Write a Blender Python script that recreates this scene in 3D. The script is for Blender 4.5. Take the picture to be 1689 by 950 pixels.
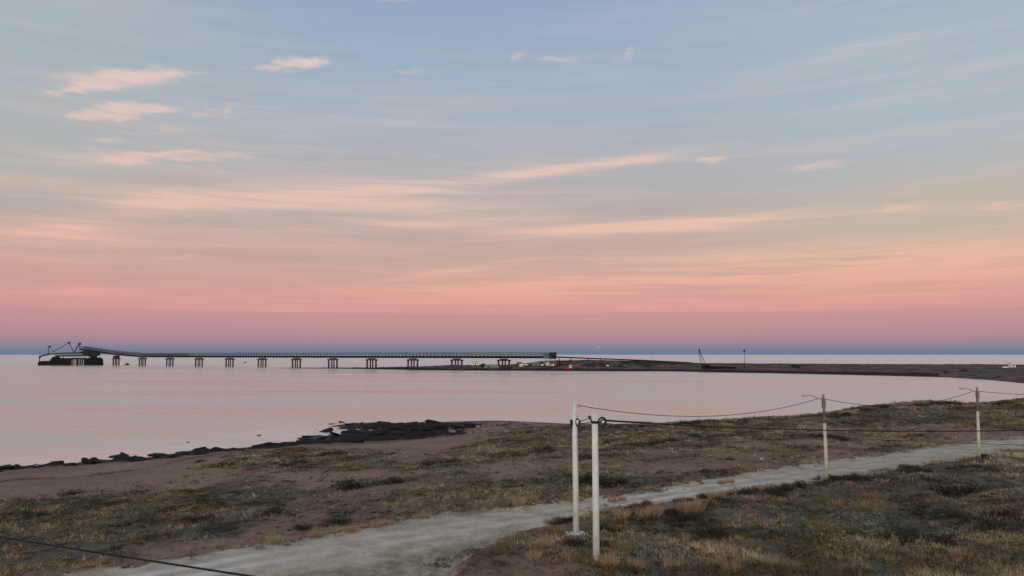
import bpy, math, random
import numpy as np
from mathutils import Vector, Matrix
random.seed(7); rng = np.random.default_rng(11)
sc = bpy.context.scene
for o in list(bpy.data.objects): bpy.data.objects.remove(o)
C = bpy.data.collections.new('scene'); sc.collection.children.link(C)

# ------------------------------------------------------------------ camera
F = 1280.0; CX = 844.5; CY = 475.0; EYE = 18.3
PITCH = math.atan((584.6 - CY) / F); cp, sp = math.cos(PITCH), math.sin(PITCH)
cam = bpy.data.cameras.new('camera'); co = bpy.data.objects.new('camera', cam); C.objects.link(co)
co.location = (0, 0, EYE); co.rotation_euler = (math.pi/2 + PITCH, 0, 0)
cam.sensor_width = 36; cam.lens = 36*F/1689; cam.clip_start = .5; cam.clip_end = 120000
sc.camera = co
sc.render.resolution_x = 1024; sc.render.resolution_y = 576

# ------------------------------------------------------------------ view, sun
sc.view_settings.view_transform = 'Standard'; sc.view_settings.look = 'None'
sc.view_settings.exposure = 0.0; sc.view_settings.gamma = 1.0
SUN_EL, SUN_AZ = math.radians(5), math.radians(200)          # afterglow low behind the camera
sl = bpy.data.lights.new('afterglow', 'SUN'); so = bpy.data.objects.new('afterglow', sl); C.objects.link(so)
sl.energy = 1.0; sl.angle = math.radians(40); sl.color = (1.0, .86, .66)
_el = math.radians(20)
sd = Vector((math.sin(SUN_AZ)*math.cos(_el), math.cos(SUN_AZ)*math.cos(_el), math.sin(_el)))
so.rotation_euler = sd.to_track_quat('Z', 'Y').to_euler()

# ------------------------------------------------------------------ node helper
class NT:
    def __init__(s, tree): s.t = tree; s.n = tree.nodes; s.l = tree.links
    def new(s, typ, **kw):
        n = s.n.new(typ)
        for k, v in kw.items(): setattr(n, k, v)
        return n
    def put(s, sock, v):
        if isinstance(v, bpy.types.NodeSocket): s.l.new(v, sock)
        elif v is not None:
            if hasattr(sock.default_value, '__len__') and not hasattr(v, '__len__'): v = (v,)*len(sock.default_value)
            if hasattr(sock.default_value, '__len__') and len(sock.default_value) == 4 and len(v) == 3: v = (*v, 1)
            sock.default_value = v
    def m(s, op, a, b=None, c=None, clamp=False):
        n = s.new('ShaderNodeMath', operation=op, use_clamp=clamp)
        s.put(n.inputs[0], a); s.put(n.inputs[1], b)
        if c is not None: s.put(n.inputs[2], c)
        return n.outputs[0]
    def vm(s, op, a, b=None):
        n = s.new('ShaderNodeVectorMath', operation=op)
        s.put(n.inputs[0], a)
        if b is not None: s.put(n.inputs[3 if op == 'SCALE' else 1], b)
        return n.outputs[1 if op in ('LENGTH', 'DOT_PRODUCT') else 0]
    def mapping(s, v, loc=(0,0,0), rot=(0,0,0), scale=(1,1,1), typ='POINT'):
        n = s.new('ShaderNodeMapping', vector_type=typ); s.put(n.inputs[0], v)
        n.inputs[1].default_value = loc; n.inputs[2].default_value = rot; n.inputs[3].default_value = scale
        return n.outputs[0]
    def noise(s, v, scale, detail=4, rough=.55, dist=0, col=False):
        n = s.new('ShaderNodeTexNoise'); s.put(n.inputs['Vector'], v)
        n.inputs['Scale'].default_value = scale; n.inputs['Detail'].default_value = detail
        n.inputs['Roughness'].default_value = rough; n.inputs['Distortion'].default_value = dist
        return n.outputs[1 if col else 0]
    def mix(s, f, a, b, mode='MIX'):
        n = s.new('ShaderNodeMix', data_type='RGBA', blend_type=mode)
        s.put(n.inputs[0], f); s.put(n.inputs[6], a); s.put(n.inputs[7], b)
        return n.outputs[2]
    def mr(s, v, a, b, c=0., d=1., smooth=True):
        n = s.new('ShaderNodeMapRange', interpolation_type='SMOOTHSTEP' if smooth else 'LINEAR')
        s.put(n.inputs[0], v)
        for i, x in enumerate((a, b, c, d)): s.put(n.inputs[i+1], x)
        return n.outputs[0]
    def ramp(s, f, pts, interp='LINEAR'):
        n = s.new('ShaderNodeValToRGB'); s.put(n.inputs[0], f); r = n.color_ramp; r.interpolation = interp
        while len(r.elements) < len(pts): r.elements.new(.5)
        for e, (p, c) in zip(r.elements, pts): e.position = p; e.color = (*c, 1)
        return n.outputs[0]
    def bump(s, h, strength, dist):
        n = s.new('ShaderNodeBump'); s.put(n.inputs['Height'], h)
        n.inputs['Strength'].default_value = strength; n.inputs['Distance'].default_value = dist
        return n.outputs[0]

def srgb(r, g, b):
    return tuple(((c/255)/12.92 if c/255 <= .04045 else ((c/255+.055)/1.055)**2.4) for c in (r, g, b))

def pixdir(px, py):
    u = (px-CX)/F; v = (CY-py)/F
    return np.array([u, cp - v*sp, sp + v*cp])
def pixae(px, py):
    d = pixdir(px, py); d = d/np.linalg.norm(d)
    return math.degrees(math.atan2(d[0], d[1])), math.degrees(math.asin(d[2]))
def at_depth(px, py, y):
    d = pixdir(px, py); t = y/d[1]; return Vector((d[0]*t, y, EYE + d[2]*t))
def at_z(px, py, z):
    d = pixdir(px, py); t = (z-EYE)/d[2]; return Vector((d[0]*t, d[1]*t, z))

# ------------------------------------------------------------------ world: dusk sky with high cirrus
w = bpy.data.worlds.new('World'); sc.world = w; w.use_nodes = True
t = NT(w.node_tree); t.n.clear()
tc = t.new('ShaderNodeTexCoord'); dv = t.vm('NORMALIZE', tc.outputs['Generated'])
sx = t.new('ShaderNodeSeparateXYZ'); t.put(sx.inputs[0], dv); X, Y, Z = sx.outputs
az = t.m('MULTIPLY', t.m('ARCTAN2', X, Y), 57.29578); el = t.m('MULTIPLY', t.m('ARCSINE', Z), 57.29578)
def epos(py): return max(0, pixae(CX, py)[1])/30
SKY = [(584.5, (86,118,146)), (578, (102,124,150)), (571, (130,127,150)), (560, (158,130,151)), (545, (174,133,149)),
       (519.5, (183,136,150)), (515.5, (197,139,147)), (480, (194,143,145)), (440, (186,150,148)), (400, (178,154,153)),
       (350, (172,158,161)), (300, (166,163,170)), (220, (158,168,184)), (120, (149,168,190)), (0, (140,160,188))]
pts = [(epos(p), srgb(*c)) for p, c in SKY] + [(1.0, srgb(128,154,184))]
elf = t.m('DIVIDE', el, 30, clamp=True)
n_lo = t.noise(t.mapping(t.new('ShaderNodeCombineXYZ').outputs[0]), 1)  # placeholder, replaced below
P0 = t.new('ShaderNodeCombineXYZ'); t.put(P0.inputs[0], az); t.put(P0.inputs[1], el); P0 = P0.outputs[0]
base = t.ramp(elf, pts)
# left of the view is a touch greener / yellower, right is bluer, in the middle heights
midh = t.m('MULTIPLY', t.mr(el, 7, 13), t.mr(el, 21, 27, 1, 0))
lw = t.m('MULTIPLY', t.mr(az, -10, -34), midh); rw = t.m('MULTIPLY', t.mr(az, 10, 30), midh)
base = t.mix(t.m('MULTIPLY', lw, .45), base, srgb(170,178,174))
base = t.mix(t.m('MULTIPLY', rw, .6), base, srgb(160,178,190))
base = t.mix(t.m('MULTIPLY', t.m('MULTIPLY', t.mr(az, 8, 30), t.mr(el, 5, 8)), t.mr(el, 10, 14, .6, 0)), base, srgb(187,172,156))
# cirrus
wn = t.noise(t.mapping(P0, scale=(.035, .10, 1)), 1, 2, .5, col=True)
wv = t.vm('MULTIPLY', t.vm('SUBTRACT', wn, (.5,.5,.5)), (12, 1.5, 0))
wn2 = t.noise(t.mapping(P0, scale=(.22, .5, 1)), 1, 5, .6, col=True)
wv2 = t.vm('MULTIPLY', t.vm('SUBTRACT', wn2, (.5,.5,.5)), (3.2, .34, 0))
PW = t.vm('ADD', t.vm('ADD', P0, wv), wv2); PS = t.vm('ADD', P0, wv2)
fib = t.noise(t.mapping(PW, rot=(0,0,math.radians(-7)), scale=(.035, .62, 1)), 1, 9, .62)
fib2 = t.noise(t.mapping(PW, loc=(3,8,0), rot=(0,0,math.radians(-9)), scale=(.075, 2.0, 1)), 1, 7, .66)
fb = t.m('ADD', t.m('MULTIPLY', fib, .65), t.m('MULTIPLY', fib2, .35))
fbr = t.mr(fb, .40, .62)
def blob(px, py, rx, ry, ang, k, P=None):
    a, e = pixae(px, py); s = 57.3/F
    sec = 1/math.sqrt(1+((px-CX)/F)**2)
    mp = t.mapping(P or PS, loc=(a, e, 0), rot=(0,0,math.radians(ang)), scale=(rx*s*sec, ry*s*sec, 1), typ='TEXTURE')
    L = t.vm('DOT_PRODUCT', mp, mp)
    return t.m('MULTIPLY', t.m('EXPONENT', t.m('MULTIPLY', L, -1)), k)
def total(lst):
    acc = None
    for b in lst:
        v = blob(*b); acc = v if acc is None else t.m('ADD', acc, v)
    return acc
wn3 = t.noise(t.mapping(P0, rot=(0,0,-.2), scale=(.55, 1.7, 1)), 1, 6, .65, col=True)
PS_soft = PS; PS = t.vm('ADD', PS, t.vm('MULTIPLY', t.vm('SUBTRACT', wn3, (.5,.5,.5)), (3.4, .95, 0)))
hard = total([(195,130,95,17,9,1.05),(110,150,38,10,14,.85),(285,121,40,8,8,.75),(225,180,75,13,12,1.0),(165,194,46,8,9,.65),(498,102,46,11,12,1.05),(430,114,60,6,7,.6),
              (180,232,36,9,12,.6),(260,214,60,7,10,.6),(205,262,110,13,7,.85),(330,256,120,9,6,.6),(335,186,30,10,14,.55),(385,182,22,9,30,.5),
              (1176,266,32,10,8,.75),(1350,272,70,9,4,.55),(920,98,46,8,0,.6),(1038,90,28,11,30,.5),(855,98,22,9,25,.5),
              (1490,343,70,9,0,.75),(1650,341,60,9,3,.8),(790,158,65,10,8,.5),(685,122,60,9,4,.55),(650,0,60,5,3,.5)])
PS = PS_soft
soft = total([(390,322,190,17,4,.75),(200,352,110,20,15,.7),(60,390,110,26,5,.5),(620,318,190,18,4,.6),(760,302,190,10,7,.75),(980,274,140,9,6,.85),(700,345,200,18,2,.5),(300,380,260,26,3,.35),
              (650,375,260,9,4,.35),(1010,376,150,10,3,.95),(1230,362,170,12,3,.85),(300,422,45,3,8,.5),(760,445,130,5,8,.6),
              (560,195,180,18,3,.3),(1350,100,240,14,9,.22),(1560,130,170,12,9,.25),(450,250,300,10,4,.25)])
low = total([(1150,455,420,34,3,.95),(1600,445,330,30,0,1.0),(760,488,260,26,4,.8),(1250,500,340,20,0,.8),(150,478,140,9,6,.8),(380,500,300,18,0,.6),(520,470,60,6,-10,.4),(1640,510,70,8,0,.5)])
lowcut = t.mr(el, pixae(CX,519)[1], pixae(CX,515)[1])
fine = t.noise(t.mapping(PW, loc=(7,1,0), rot=(0,0,math.radians(-14)), scale=(.30, 1.5, 1)), 1, 6, .62)
c_h = t.m('MULTIPLY', t.mr(t.m('ADD', hard, t.m('MULTIPLY', t.m('SUBTRACT', t.m('ADD', t.m('MULTIPLY', fine, .6), t.m('MULTIPLY', fib2, .4)), .5), 2.6)), .12, 1.35, 0, 1.0), t.mr(hard, .05, .45))
c_s = t.m('MULTIPLY', soft, t.m('ADD', t.m('MULTIPLY', fbr, .95), .28))
c_l = t.m('MULTIPLY', t.m('MULTIPLY', low, t.m('ADD', t.m('MULTIPLY', t.mr(t.m('ADD', t.m('MULTIPLY', fib, .45), t.m('MULTIPLY', fib2, .55)), .40, .60), 1.05), .1)), lowcut)
amb = t.m('MULTIPLY', t.m('MULTIPLY', t.mr(fb, .42, .70), t.mr(el, 12, 20, .42, .2)), t.mr(el, 3.2, 6))
cl = t.m('MINIMUM', t.m('ADD', t.m('ADD', c_h, c_s), amb), .92)
ccol = t.ramp(elf, [(epos(500), srgb(230,156,150)), (epos(430), srgb(230,172,158)), (epos(350), srgb(226,184,166)), (epos(250), srgb(218,188,178)), (epos(130), srgb(226,198,188)), (1, srgb(216,204,202))])
sky = t.mix(cl, base, ccol)
lcol = t.ramp(elf, [(epos(516), srgb(214,144,148)), (epos(490), srgb(219,150,148)), (epos(455), srgb(224,165,150)), (epos(425), srgb(222,175,157))])
sky = t.mix(t.m('MINIMUM', c_l, .9), sky, lcol)
# darker veil streaks
veil = total([(1300,335,200,10,4,.35),(1050,345,180,12,4,.25),(300,300,160,12,6,.3),(1150,480,240,7,5,.4),(600,455,160,7,3,.25),(1530,320,150,8,4,.3)])
sky = t.mix(t.m('MULTIPLY', t.m('MULTIPLY', veil, t.mr(fib2, .35, .6)), .75), sky, srgb(165,146,146))
# the bright western afterglow behind the camera
back = t.m('MULTIPLY', t.mr(Y, .05, -.8), t.mr(el, 60, 8))
sky = t.mix(t.m('MULTIPLY', back, .9), sky, (1.35, .98, .74))
sky = t.mix(t.mr(el, 30, 75), sky, (.27, .36, .50))
hsv = t.new('ShaderNodeHueSaturation'); hsv.inputs['Saturation'].default_value = .95; t.put(hsv.inputs['Color'], sky); bg = t.new('ShaderNodeBackground'); t.put(bg.inputs[0], hsv.outputs[0]); bg.inputs[1].default_value = 0.97
nish = t.new('ShaderNodeTexSky', sky_type='NISHITA'); nish.sun_disc = False
nish.sun_elevation = math.radians(1.0); nish.sun_rotation = SUN_AZ; nish.air_density = 1; nish.dust_density = .5
bg2 = t.new('ShaderNodeBackground'); t.put(bg2.inputs[0], nish.outputs[0]); bg2.inputs[1].default_value = 0.05
ad = t.new('ShaderNodeAddShader'); t.l.new(bg.outputs[0], ad.inputs[0]); t.l.new(bg2.outputs[0], ad.inputs[1])
wo = t.new('ShaderNodeOutputWorld'); t.l.new(ad.outputs[0], wo.inputs[0])
t.n.remove(n_lo.node)

# ------------------------------------------------------------------ numpy noise
def _h(ix, iy, s):
    n = (ix.astype(np.int64)*374761393 + iy.astype(np.int64)*668265263 + s*982451653) & 0xffffffff
    n = ((n ^ (n >> 13))*1274126177) & 0xffffffff
    return ((n ^ (n >> 16)) & 0xffffff)/float(0xffffff)
def vnoise(x, y, s=0):
    ix = np.floor(x); iy = np.floor(y); fx = x-ix; fy = y-iy
    fx = fx*fx*(3-2*fx); fy = fy*fy*(3-2*fy)
    a = _h(ix, iy, s); b = _h(ix+1, iy, s); c = _h(ix, iy+1, s); d = _h(ix+1, iy+1, s)
    return a+(b-a)*fx+(c-a)*fy+(a-b-c+d)*fx*fy
def fbm(x, y, s=0, o=4):
    r = 0; a = .5; tot = 0
    for i in range(o):
        r = r + a*vnoise(x*2**i+i*17.3, y*2**i-i*9.1, s+i); tot += a; a *= .5
    return r/tot
def sstep(x, a, b):
    q = np.clip((x-a)/(b-a), 0, 1); return q*q*(3-2*q)

# ------------------------------------------------------------------ relief of the near shore: surveyed profiles by bearing, smoothed between
CT = [(-500,[(1000,7.3),(900,4),(850,1.2),(838,0),(800,-2)]),
 (-200,[(1000,7.3),(910,5),(840,2.2),(806,.5),(800,0),(775,-2)]),
 (0,[(985,7.3),(920,6.5),(870,5),(822,3),(790,1.3),(776,.5),(771,0),(750,-2)]),
 (130,[(960,7.3),(910,6.6),(860,5.2),(815,3.1),(782,1.2),(769,.5),(763,0),(745,-2)]),
 (250,[(940,7.3),(900,6.8),(850,5.3),(806,3.4),(772,1.2),(758,.5),(752,0),(735,-2)]),
 (380,[(915,7.3),(885,6.9),(840,5.7),(800,3.9),(772,3.2),(758,3.0),(748,1.5),(744,.7),(740,0),(728,-2)]),
 (470,[(900,7.3),(870,6.9),(830,5.7),(795,4.1),(770,3.4),(755,3.2),(744,2.0),(738,.8),(733,.4),(728,0),(718,-2)]),
 (560,[(885,7.3),(850,6.8),(810,5.3),(775,3.7),(755,3.4),(742,2.4),(733,1.0),(725,.5),(718,-.7),(712,-.6),(707,.5),(702,.4),(698,-.5),(693,-2)]),
 (650,[(870,7.3),(840,6.8),(800,5.3),(770,4.2),(752,3.5),(735,2.2),(726,1.1),(715,.8),(703,.6),(697,0),(692,-2)]),
 (760,[(860,7.35),(830,7),(790,5.7),(760,4.5),(740,3.5),(722,2.0),(714,1.3),(704,.8),(698,.4),(694,0),(690,-2)]),
 (820,[(870,7.4),(830,7.1),(790,6),(750,5),(728,4),(715,2.9),(708,2.2),(702,1.6),(697,.6),(692,0),(688,-2)]),
 (880,[(900,7.4),(825,7.2),(790,6.4),(740,5.2),(714,4.1),(705,3.7),(701.5,2.4),(699,1),(694,-.5),(689,-2)]),
 (950,[(960,7.6),(870,7.4),(800,7),(760,6.3),(715,5.2),(703,4.9),(702,3.2),(701,1),(696,-2)]),
 (1080,[(960,7.8),(870,7.5),(800,7.3),(760,6.8),(720,6.1),(700,5.8),(699.5,4),(700,1),(697,-2)]),
 (1220,[(960,8),(850,7.6),(780,7.3),(740,7),(702,6.7),(692,6.7),(691,5.5),(693,2.5),(696,0),(694,-2)]),
 (1300,[(960,8.1),(840,7.6),(780,7.3),(740,7.05),(705,6.9),(688,7.3),(687.5,6),(691,2.5),(694,0),(692,-2)]),
 (1370,[(960,8.2),(830,7.6),(775,7.35),(740,7.1),(708,7.1),(681,8.2),(680.5,7),(686,3.5),(690,0),(688,-2)]),
 (1430,[(960,8.3),(820,7.7),(765,7.4),(730,7.2),(704,7.4),(671,8.9),(670.5,8),(678,4.5),(684,0),(682,-2)]),
 (1500,[(960,8.4),(800,7.7),(750,7.5),(720,7.3),(698,7.7),(663,9.7),(662.5,8.8),(670,5),(678,0),(677,-2)]),
 (1560,[(960,8.4),(800,7.8),(750,7.6),(720,7.5),(698,7.9),(662,9.8),(662,9),(670,5),(678,0),(677,-2)]),
 (1605,[(960,8.5),(800,7.9),(740,7.7),(715,7.6),(695,7.9),(666,9.3),(666,8.3),(672,5),(678,0),(677,-2)]),
 (1689,[(960,8.6),(780,8.0),(728,7.8),(706,8.0),(690,8.5),(659,9.9),(659,9),(668,5),(676,0),(675,-2)]),
 (1900,[(960,8.8),(760,8.2),(700,8.2),(652,10.2),(650,9.5),(660,6),(668,3)])]
QG = np.linspace(20, 345, 651); cols_u = []; cols_z = []
for px, L_ in CT:
    yz = [(at_z(px, py, z).y, z) for py, z in L_]; yy_ = [yz[0][0]]; zz_ = [yz[0][1]]
    for y_, z_ in yz[1:]:
        yy_.append(max(y_, yy_[-1]*1.015)); zz_.append(z_)
    if px < 1850: yy_ += [yy_[-1]*1.5]; zz_ += [-4]
    cols_u.append(at_z(px, 800, 5).x/at_z(px, 800, 5).y*1280); cols_z.append(np.interp(12800/QG, yy_, zz_))
UG = np.linspace(-1300, 1300, 651); ZT = np.empty((len(UG), len(QG))); cols_z = np.array(cols_z)
for j in range(len(QG)): ZT[:, j] = np.interp(UG, cols_u, cols_z[:, j])
def gsm(a, sg, ax_):
    k = np.arange(-int(4*sg), int(4*sg)+1); w_ = np.exp(-.5*(k/sg)**2); w_ /= w_.sum()
    pad = [(0, 0), (0, 0)]; pad[ax_] = (len(k)//2,)*2; ap = np.pad(a, pad, 'edge')
    return np.apply_along_axis(lambda v: np.convolve(v, w_, 'valid'), ax_, ap)
ZT = gsm(gsm(ZT, 5.5, 0), 3.6, 1)
def tps(u, q):
    fi = np.clip((u+1300)/4., 0, 649.999); fj = np.clip((q-20)*2, 0, 649.999)
    i = fi.astype(int); j = fj.astype(int); fi = fi-i; fj = fj-j
    return (ZT[i,j]*(1-fj)+ZT[i,j+1]*fj)*(1-fi)+(ZT[i+1,j]*(1-fj)+ZT[i+1,j+1]*fj)*fi
# far headland: shore, crest and back line by bearing
FS = [(400,607.2),(440,607.2),(560,608),(700,610.5),(960,612),(1100,612.5),(1200,614.5),(1400,618.5),(1560,622.5),(1620,626),(1689,632.5),(1800,648),(1950,680)]
fs = np.array([(at_z(px, py, 0).x/at_z(px, py, 0).y*1280, at_z(px, py, 0).y) for px, py in FS])
FCR = [(400,0,30,-1.5),(440,606.9,14,0),(480,606.2,16,0),(560,605.9,22,0),(640,605.2,35,0),(700,604.0,50,0),(740,601.8,60,0),(790,601.3,70,0),(840,601.0,70,0),(872,598.5,70,0),(895,595.3,70,0),(915,594.6,75,0),(960,593.6,75,0),(1010,594.0,80,0),(1060,595.2,90,0),(1120,597.4,110,0),(1160,598.8,150,0),(1300,599.6,190,0),(1440,600.2,260,0),(1560,600.4,320,0),(1689,601,420,0),(1950,601,560,0)]
fc = []
for px, py, dy, zz in FCR:
    u = (px-CX); uu = at_z(px, 610, 0).x/at_z(px, 610, 0).y*1280
    yc = np.interp(uu, fs[:, 0], fs[:, 1]) + dy
    fc.append((uu, yc, zz if zz else at_depth(px, py, yc).z))
fc = np.array(fc)
def far_h(u, y):
    ys = np.interp(u, fs[:, 0], fs[:, 1]); yc = np.interp(u, fc[:, 0], fc[:, 1]); zc = np.interp(u, fc[:, 0], fc[:, 2])
    wob = (fbm(u*.04, y*0+3, 5, 3)-.5)*6
    ys = ys + wob
    s = (y-ys)/np.maximum(yc-ys, 1)
    # shore bank, terrace, crest
    zb = np.minimum(zc*.5, 2.6)
    h = np.where(s < 0, s*np.maximum(yc-ys, 1)*.12, np.where(s < .12, zb*s/.12, np.where(s < 1, zb+(zc-zb)*sstep(s, .12, 1.0), zc-(y-yc)*.22)))
    h = np.where(u < fs[0, 0]-5, -3, h)
    return np.clip(h, -4, 99)
def H(x, y, detail=True):
    x = np.asarray(x, float); y = np.asarray(y, float)
    r = np.hypot(x, y); a = np.degrees(np.arctan2(x, y)); ac = np.clip(a, -44, 44)
    xe = r*np.sin(np.radians(ac)); ye = np.maximum(r*np.cos(np.radians(ac)), 1)
    u = xe/ye*1280; q = np.clip(12800/ye, 20, 345)
    near = tps(u, q)
    near = np.where(ye > 330, near - (ye-330)*.1*(u < 900), near)
    near = np.where(u > 1050, np.maximum(near, 6), near)
    near = near + (7.6-near)*sstep(ye, 36, 25)*(1-sstep(-x, 30, 60)*0)
    near = near + (7.6-near)*sstep(np.abs(a), 60, 110)
    near = np.clip(near, -4, 14)
    far = np.where(ye > 380, far_h(u, ye), -4)
    return np.maximum(near, far), near > far
def march(px, py, lo=30, hi=1500):
    d = pixdir(px, py); yy = np.geomspace(lo, hi, 1600); xx = d[0]/d[1]*yy; zz = EYE+d[2]/d[1]*yy
    h = np.maximum(H(xx, yy)[0], -5); below = np.nonzero(zz < h)[0]
    i = below[0] if len(below) else len(yy)-1
    if i > 0:
        a = zz[i-1]-h[i-1]; b = h[i]-zz[i]; f = a/(a+b+1e-9); y = yy[i-1]+(yy[i]-yy[i-1])*f
    else: y = yy[0]
    x = d[0]/d[1]*y; return Vector((x, y, float(H(np.array([x]), np.array([y]))[0][0])))
def poly(pix): return np.array([march(px, py)[:2] for px, py in pix])
def pdist(P, x, y):                                   # signed distance, positive inside
    d = np.full(x.shape, 1e9); ins = np.zeros(x.shape, bool)
    n = len(P)
    for i in range(n):
        ax, ay = P[i]; bx, by = P[(i+1) % n]; ex, ey = bx-ax, by-ay
        tt = np.clip(((x-ax)*ex+(y-ay)*ey)/(ex*ex+ey*ey+1e-9), 0, 1)
        d = np.minimum(d, np.hypot(x-ax-tt*ex, y-ay-tt*ey))
        c = ((ay > y) != (by > y)); ins ^= c & (x < ex*(y-ay)/(ey if abs(ey) > 1e-9 else 1e-9)+ax)
    return np.where(ins, d, -d)
ROADP = poly([(90,952),(250,925),(400,903),(500,886),(600,868),(700,851),(850,837),(1000,820),(1100,803),(1200,785),(1300,769),(1400,754),(1500,741),(1600,728),(1689,717),(1850,703),(1850,722),
              (1689,740),(1550,765),(1450,779),(1360,792),(1290,803),(1200,816),(1100,827),(1000,843),(940,857),(860,875),(820,892),(770,918),(730,960),(700,1100),(40,1100)])
ROADC = poly([(200,962),(400,925),(600,893),(800,862),(1000,831),(1200,800),(1400,767),(1600,741),(1689,728)])
VEG = [(poly([(-300,835),(0,822),(150,813),(300,806),(450,798),(540,800),(545,815),(480,845),(420,880),(300,905),(150,935),(90,960),(60,1100),(-400,1100)]), 1.0),
       (poly([(365,765),(400,744),(470,740),(560,743),(640,752),(665,763),(600,773),(480,776),(390,773)]), .95),
       (poly([(640,766),(760,740),(850,707),(930,702),(950,722),(880,752),(800,768),(700,776)]), .75),
       (poly([(930,704),(1080,700),(1300,690),(1370,684),(1500,667),(1560,668),(1605,672),(1689,664),(1900,658),(1900,712),(1689,706),(1560,700),(1400,704),(1250,722),(1150,740),(1000,745),(930,735)]), .95),
       (poly([(1000,690.5),(1300,689),(1370,683),(1500,665),(1689,662),(1900,656),(1900,670),(1500,680),(1300,696)]), .9),
       (poly([(1150,741),(1300,733),(1300,748),(1180,752)]), .45),
       (poly([(730,828),(850,800),(960,772),(1080,778),(1200,774),(1330,768),(1395,763),(1390,750),(1420,748),(1395,772),(1200,797),(1000,818),(850,834),(740,846)]), .9),
       (poly([(420,876),(560,842),(700,826),(740,842),(600,866),(480,888)]), .6),
       (poly([(745,960),(775,920),(830,892),(900,872),(960,857),(1010,843),(1100,828),(1200,817),(1290,805),(1360,794),(1450,781),(1550,767),(1689,743),(1900,722),(1900,1100),(720,1100)]), 1.0),
       (poly([(545,800),(600,792),(690,790),(690,800),(600,806)]), .9)]
def veg(x, y):
    v = np.zeros(x.shape)
    n = (fbm(x*.13, y*.13, 31, 4)-.5); n2 = (fbm(x*.5, y*.5, 41, 3)-.5)
    for Pg, k in VEG:
        v = np.maximum(v, k*sstep(pdist(Pg, x, y)+n*16+n2*7, -1.2, 2.6))
    sparse = sstep(fbm(x*.16, y*.16, 77, 4), .46, .66)*.7*sstep(y, 200, 150)
    h = H(x, y)[0]
    v = np.maximum(v, sparse*sstep(h, 3.2, 4.2))
    rd = pdist(ROADP, x, y)+n2*1.2
    edge_ = sstep(rd, 2.6, .2)*sstep(rd, -.8, .4)*sstep(fbm(x*.5+9, y*.5, 57, 3), .5, .62)*.8
    return np.maximum(v*sstep(rd, .6, -.6), edge_)*sstep(h, 1.0, 1.8), rd
REEF = [poly([(395,741),(470,731),(520,712),(560,699),(700,698),(800,700),(770,714),(690,724),(600,729),(500,736),(400,745)]),
        poly([(-200,801),(0,771),(130,763),(250,752),(380,739),(400,744),(260,758),(130,768),(0,779),(-200,812)])]
PALE = poly([(740,704),(800,696),(872,697),(872,708),(800,715),(745,718)])

# ------------------------------------------------------------------ materials
def pmat(name, rough=.8):
    m = bpy.data.materials.new(name); m.use_nodes = True; q = NT(m.node_tree)
    b = q.n['Principled BSDF']; b.inputs['Roughness'].default_value = rough
    return m, q, b
def simple(name, col, rough=.7, var=.25, scale=3., metal=0, bump=.0, dirt=None):
    m, q, b = pmat(name, rough); tc = q.new('ShaderNodeTexCoord')
    n = q.noise(tc.outputs['Object'], scale, 5, .6)
    lo = tuple(c*(1-var) for c in col); hi = tuple(min(1, c*(1+var)) for c in col)
    c = q.mix(q.mr(n, .3, .7), lo, hi)
    if dirt:
        n2 = q.noise(q.mapping(tc.outputs['Object'], scale=(1,1,.25)), scale*2.3, 5, .7)
        c = q.mix(q.mr(n2, .5, .72, 0, .75), c, dirt)
    q.put(b.inputs['Base Color'], c); b.inputs['Metallic'].default_value = metal
    if bump: q.put(b.inputs['Normal'], q.bump(n, bump, .05))
    if max(col) < .09: b.inputs['Specular IOR Level'].default_value = .15
    return m
def colmat(name, rough=.85):
    m, q, b = pmat(name, rough); a = q.new('ShaderNodeAttribute', attribute_name='col')
    q.put(b.inputs['Base Color'], a.outputs['Color']); b.inputs['Specular IOR Level'].default_value = .1
    return m
MAT = dict(
 concrete=simple('pale_concrete', (.58,.65,.66), .85, .14, 1.3, bump=.3, dirt=(.38,.40,.36)),
 black=simple('black_rubber', (.015,.015,.018), .5, .2),
 steel=simple('galvanised_steel', (.35,.37,.38), .45, .15, 6, .6),
 greenpole=simple('weathered_green_paint', (.42,.49,.40), .7, .2, 1.6, dirt=(.27,.27,.22)),
 wood=simple('grey_weathered_wood', (.17,.15,.125), .85, .3, 3),
 lampg=simple('lamp_housing', (.45,.48,.50), .4, .1),
 lens=simple('lamp_lens', (.55,.58,.6), .2, .05),
 cable=simple('black_cable', (.014,.014,.017), .55, .2),
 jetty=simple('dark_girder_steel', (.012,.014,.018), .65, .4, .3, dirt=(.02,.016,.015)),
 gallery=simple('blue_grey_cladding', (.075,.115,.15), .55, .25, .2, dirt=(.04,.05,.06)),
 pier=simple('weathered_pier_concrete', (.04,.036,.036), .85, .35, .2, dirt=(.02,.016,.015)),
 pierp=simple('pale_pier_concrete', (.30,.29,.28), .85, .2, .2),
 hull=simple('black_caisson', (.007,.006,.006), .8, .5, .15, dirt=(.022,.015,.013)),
 loader=simple('teal_grey_steel', (.035,.052,.058), .6, .3, .3),
 bluebox=simple('blue_painted_steel', (.035,.10,.15), .6, .2, .4),
 white=simple('white_paint', (.68,.68,.67), .6, .08, 1, dirt=(.4,.38,.36)),
 red=simple('faded_red_paint', (.30,.06,.04), .7, .3, 1, dirt=(.1,.04,.03)),
 green=simple('faded_green_paint', (.13,.21,.17), .75, .2, .6, dirt=(.1,.14,.11)),
 dark=simple('dark_paint', (.02,.02,.022), .6, .3),
 glass=simple('dark_glass', (.03,.035,.04), .1, .1),
 rust=simple('rusty_iron', (.09,.04,.028), .9, .4, .8),
 gull=simple('white_feathers', (.75,.75,.76), .8, .05), gullg=simple('grey_feathers', (.38,.40,.43), .8, .05),
 beak=simple('yellow_beak', (.6,.4,.08), .6, .05),
)
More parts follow.
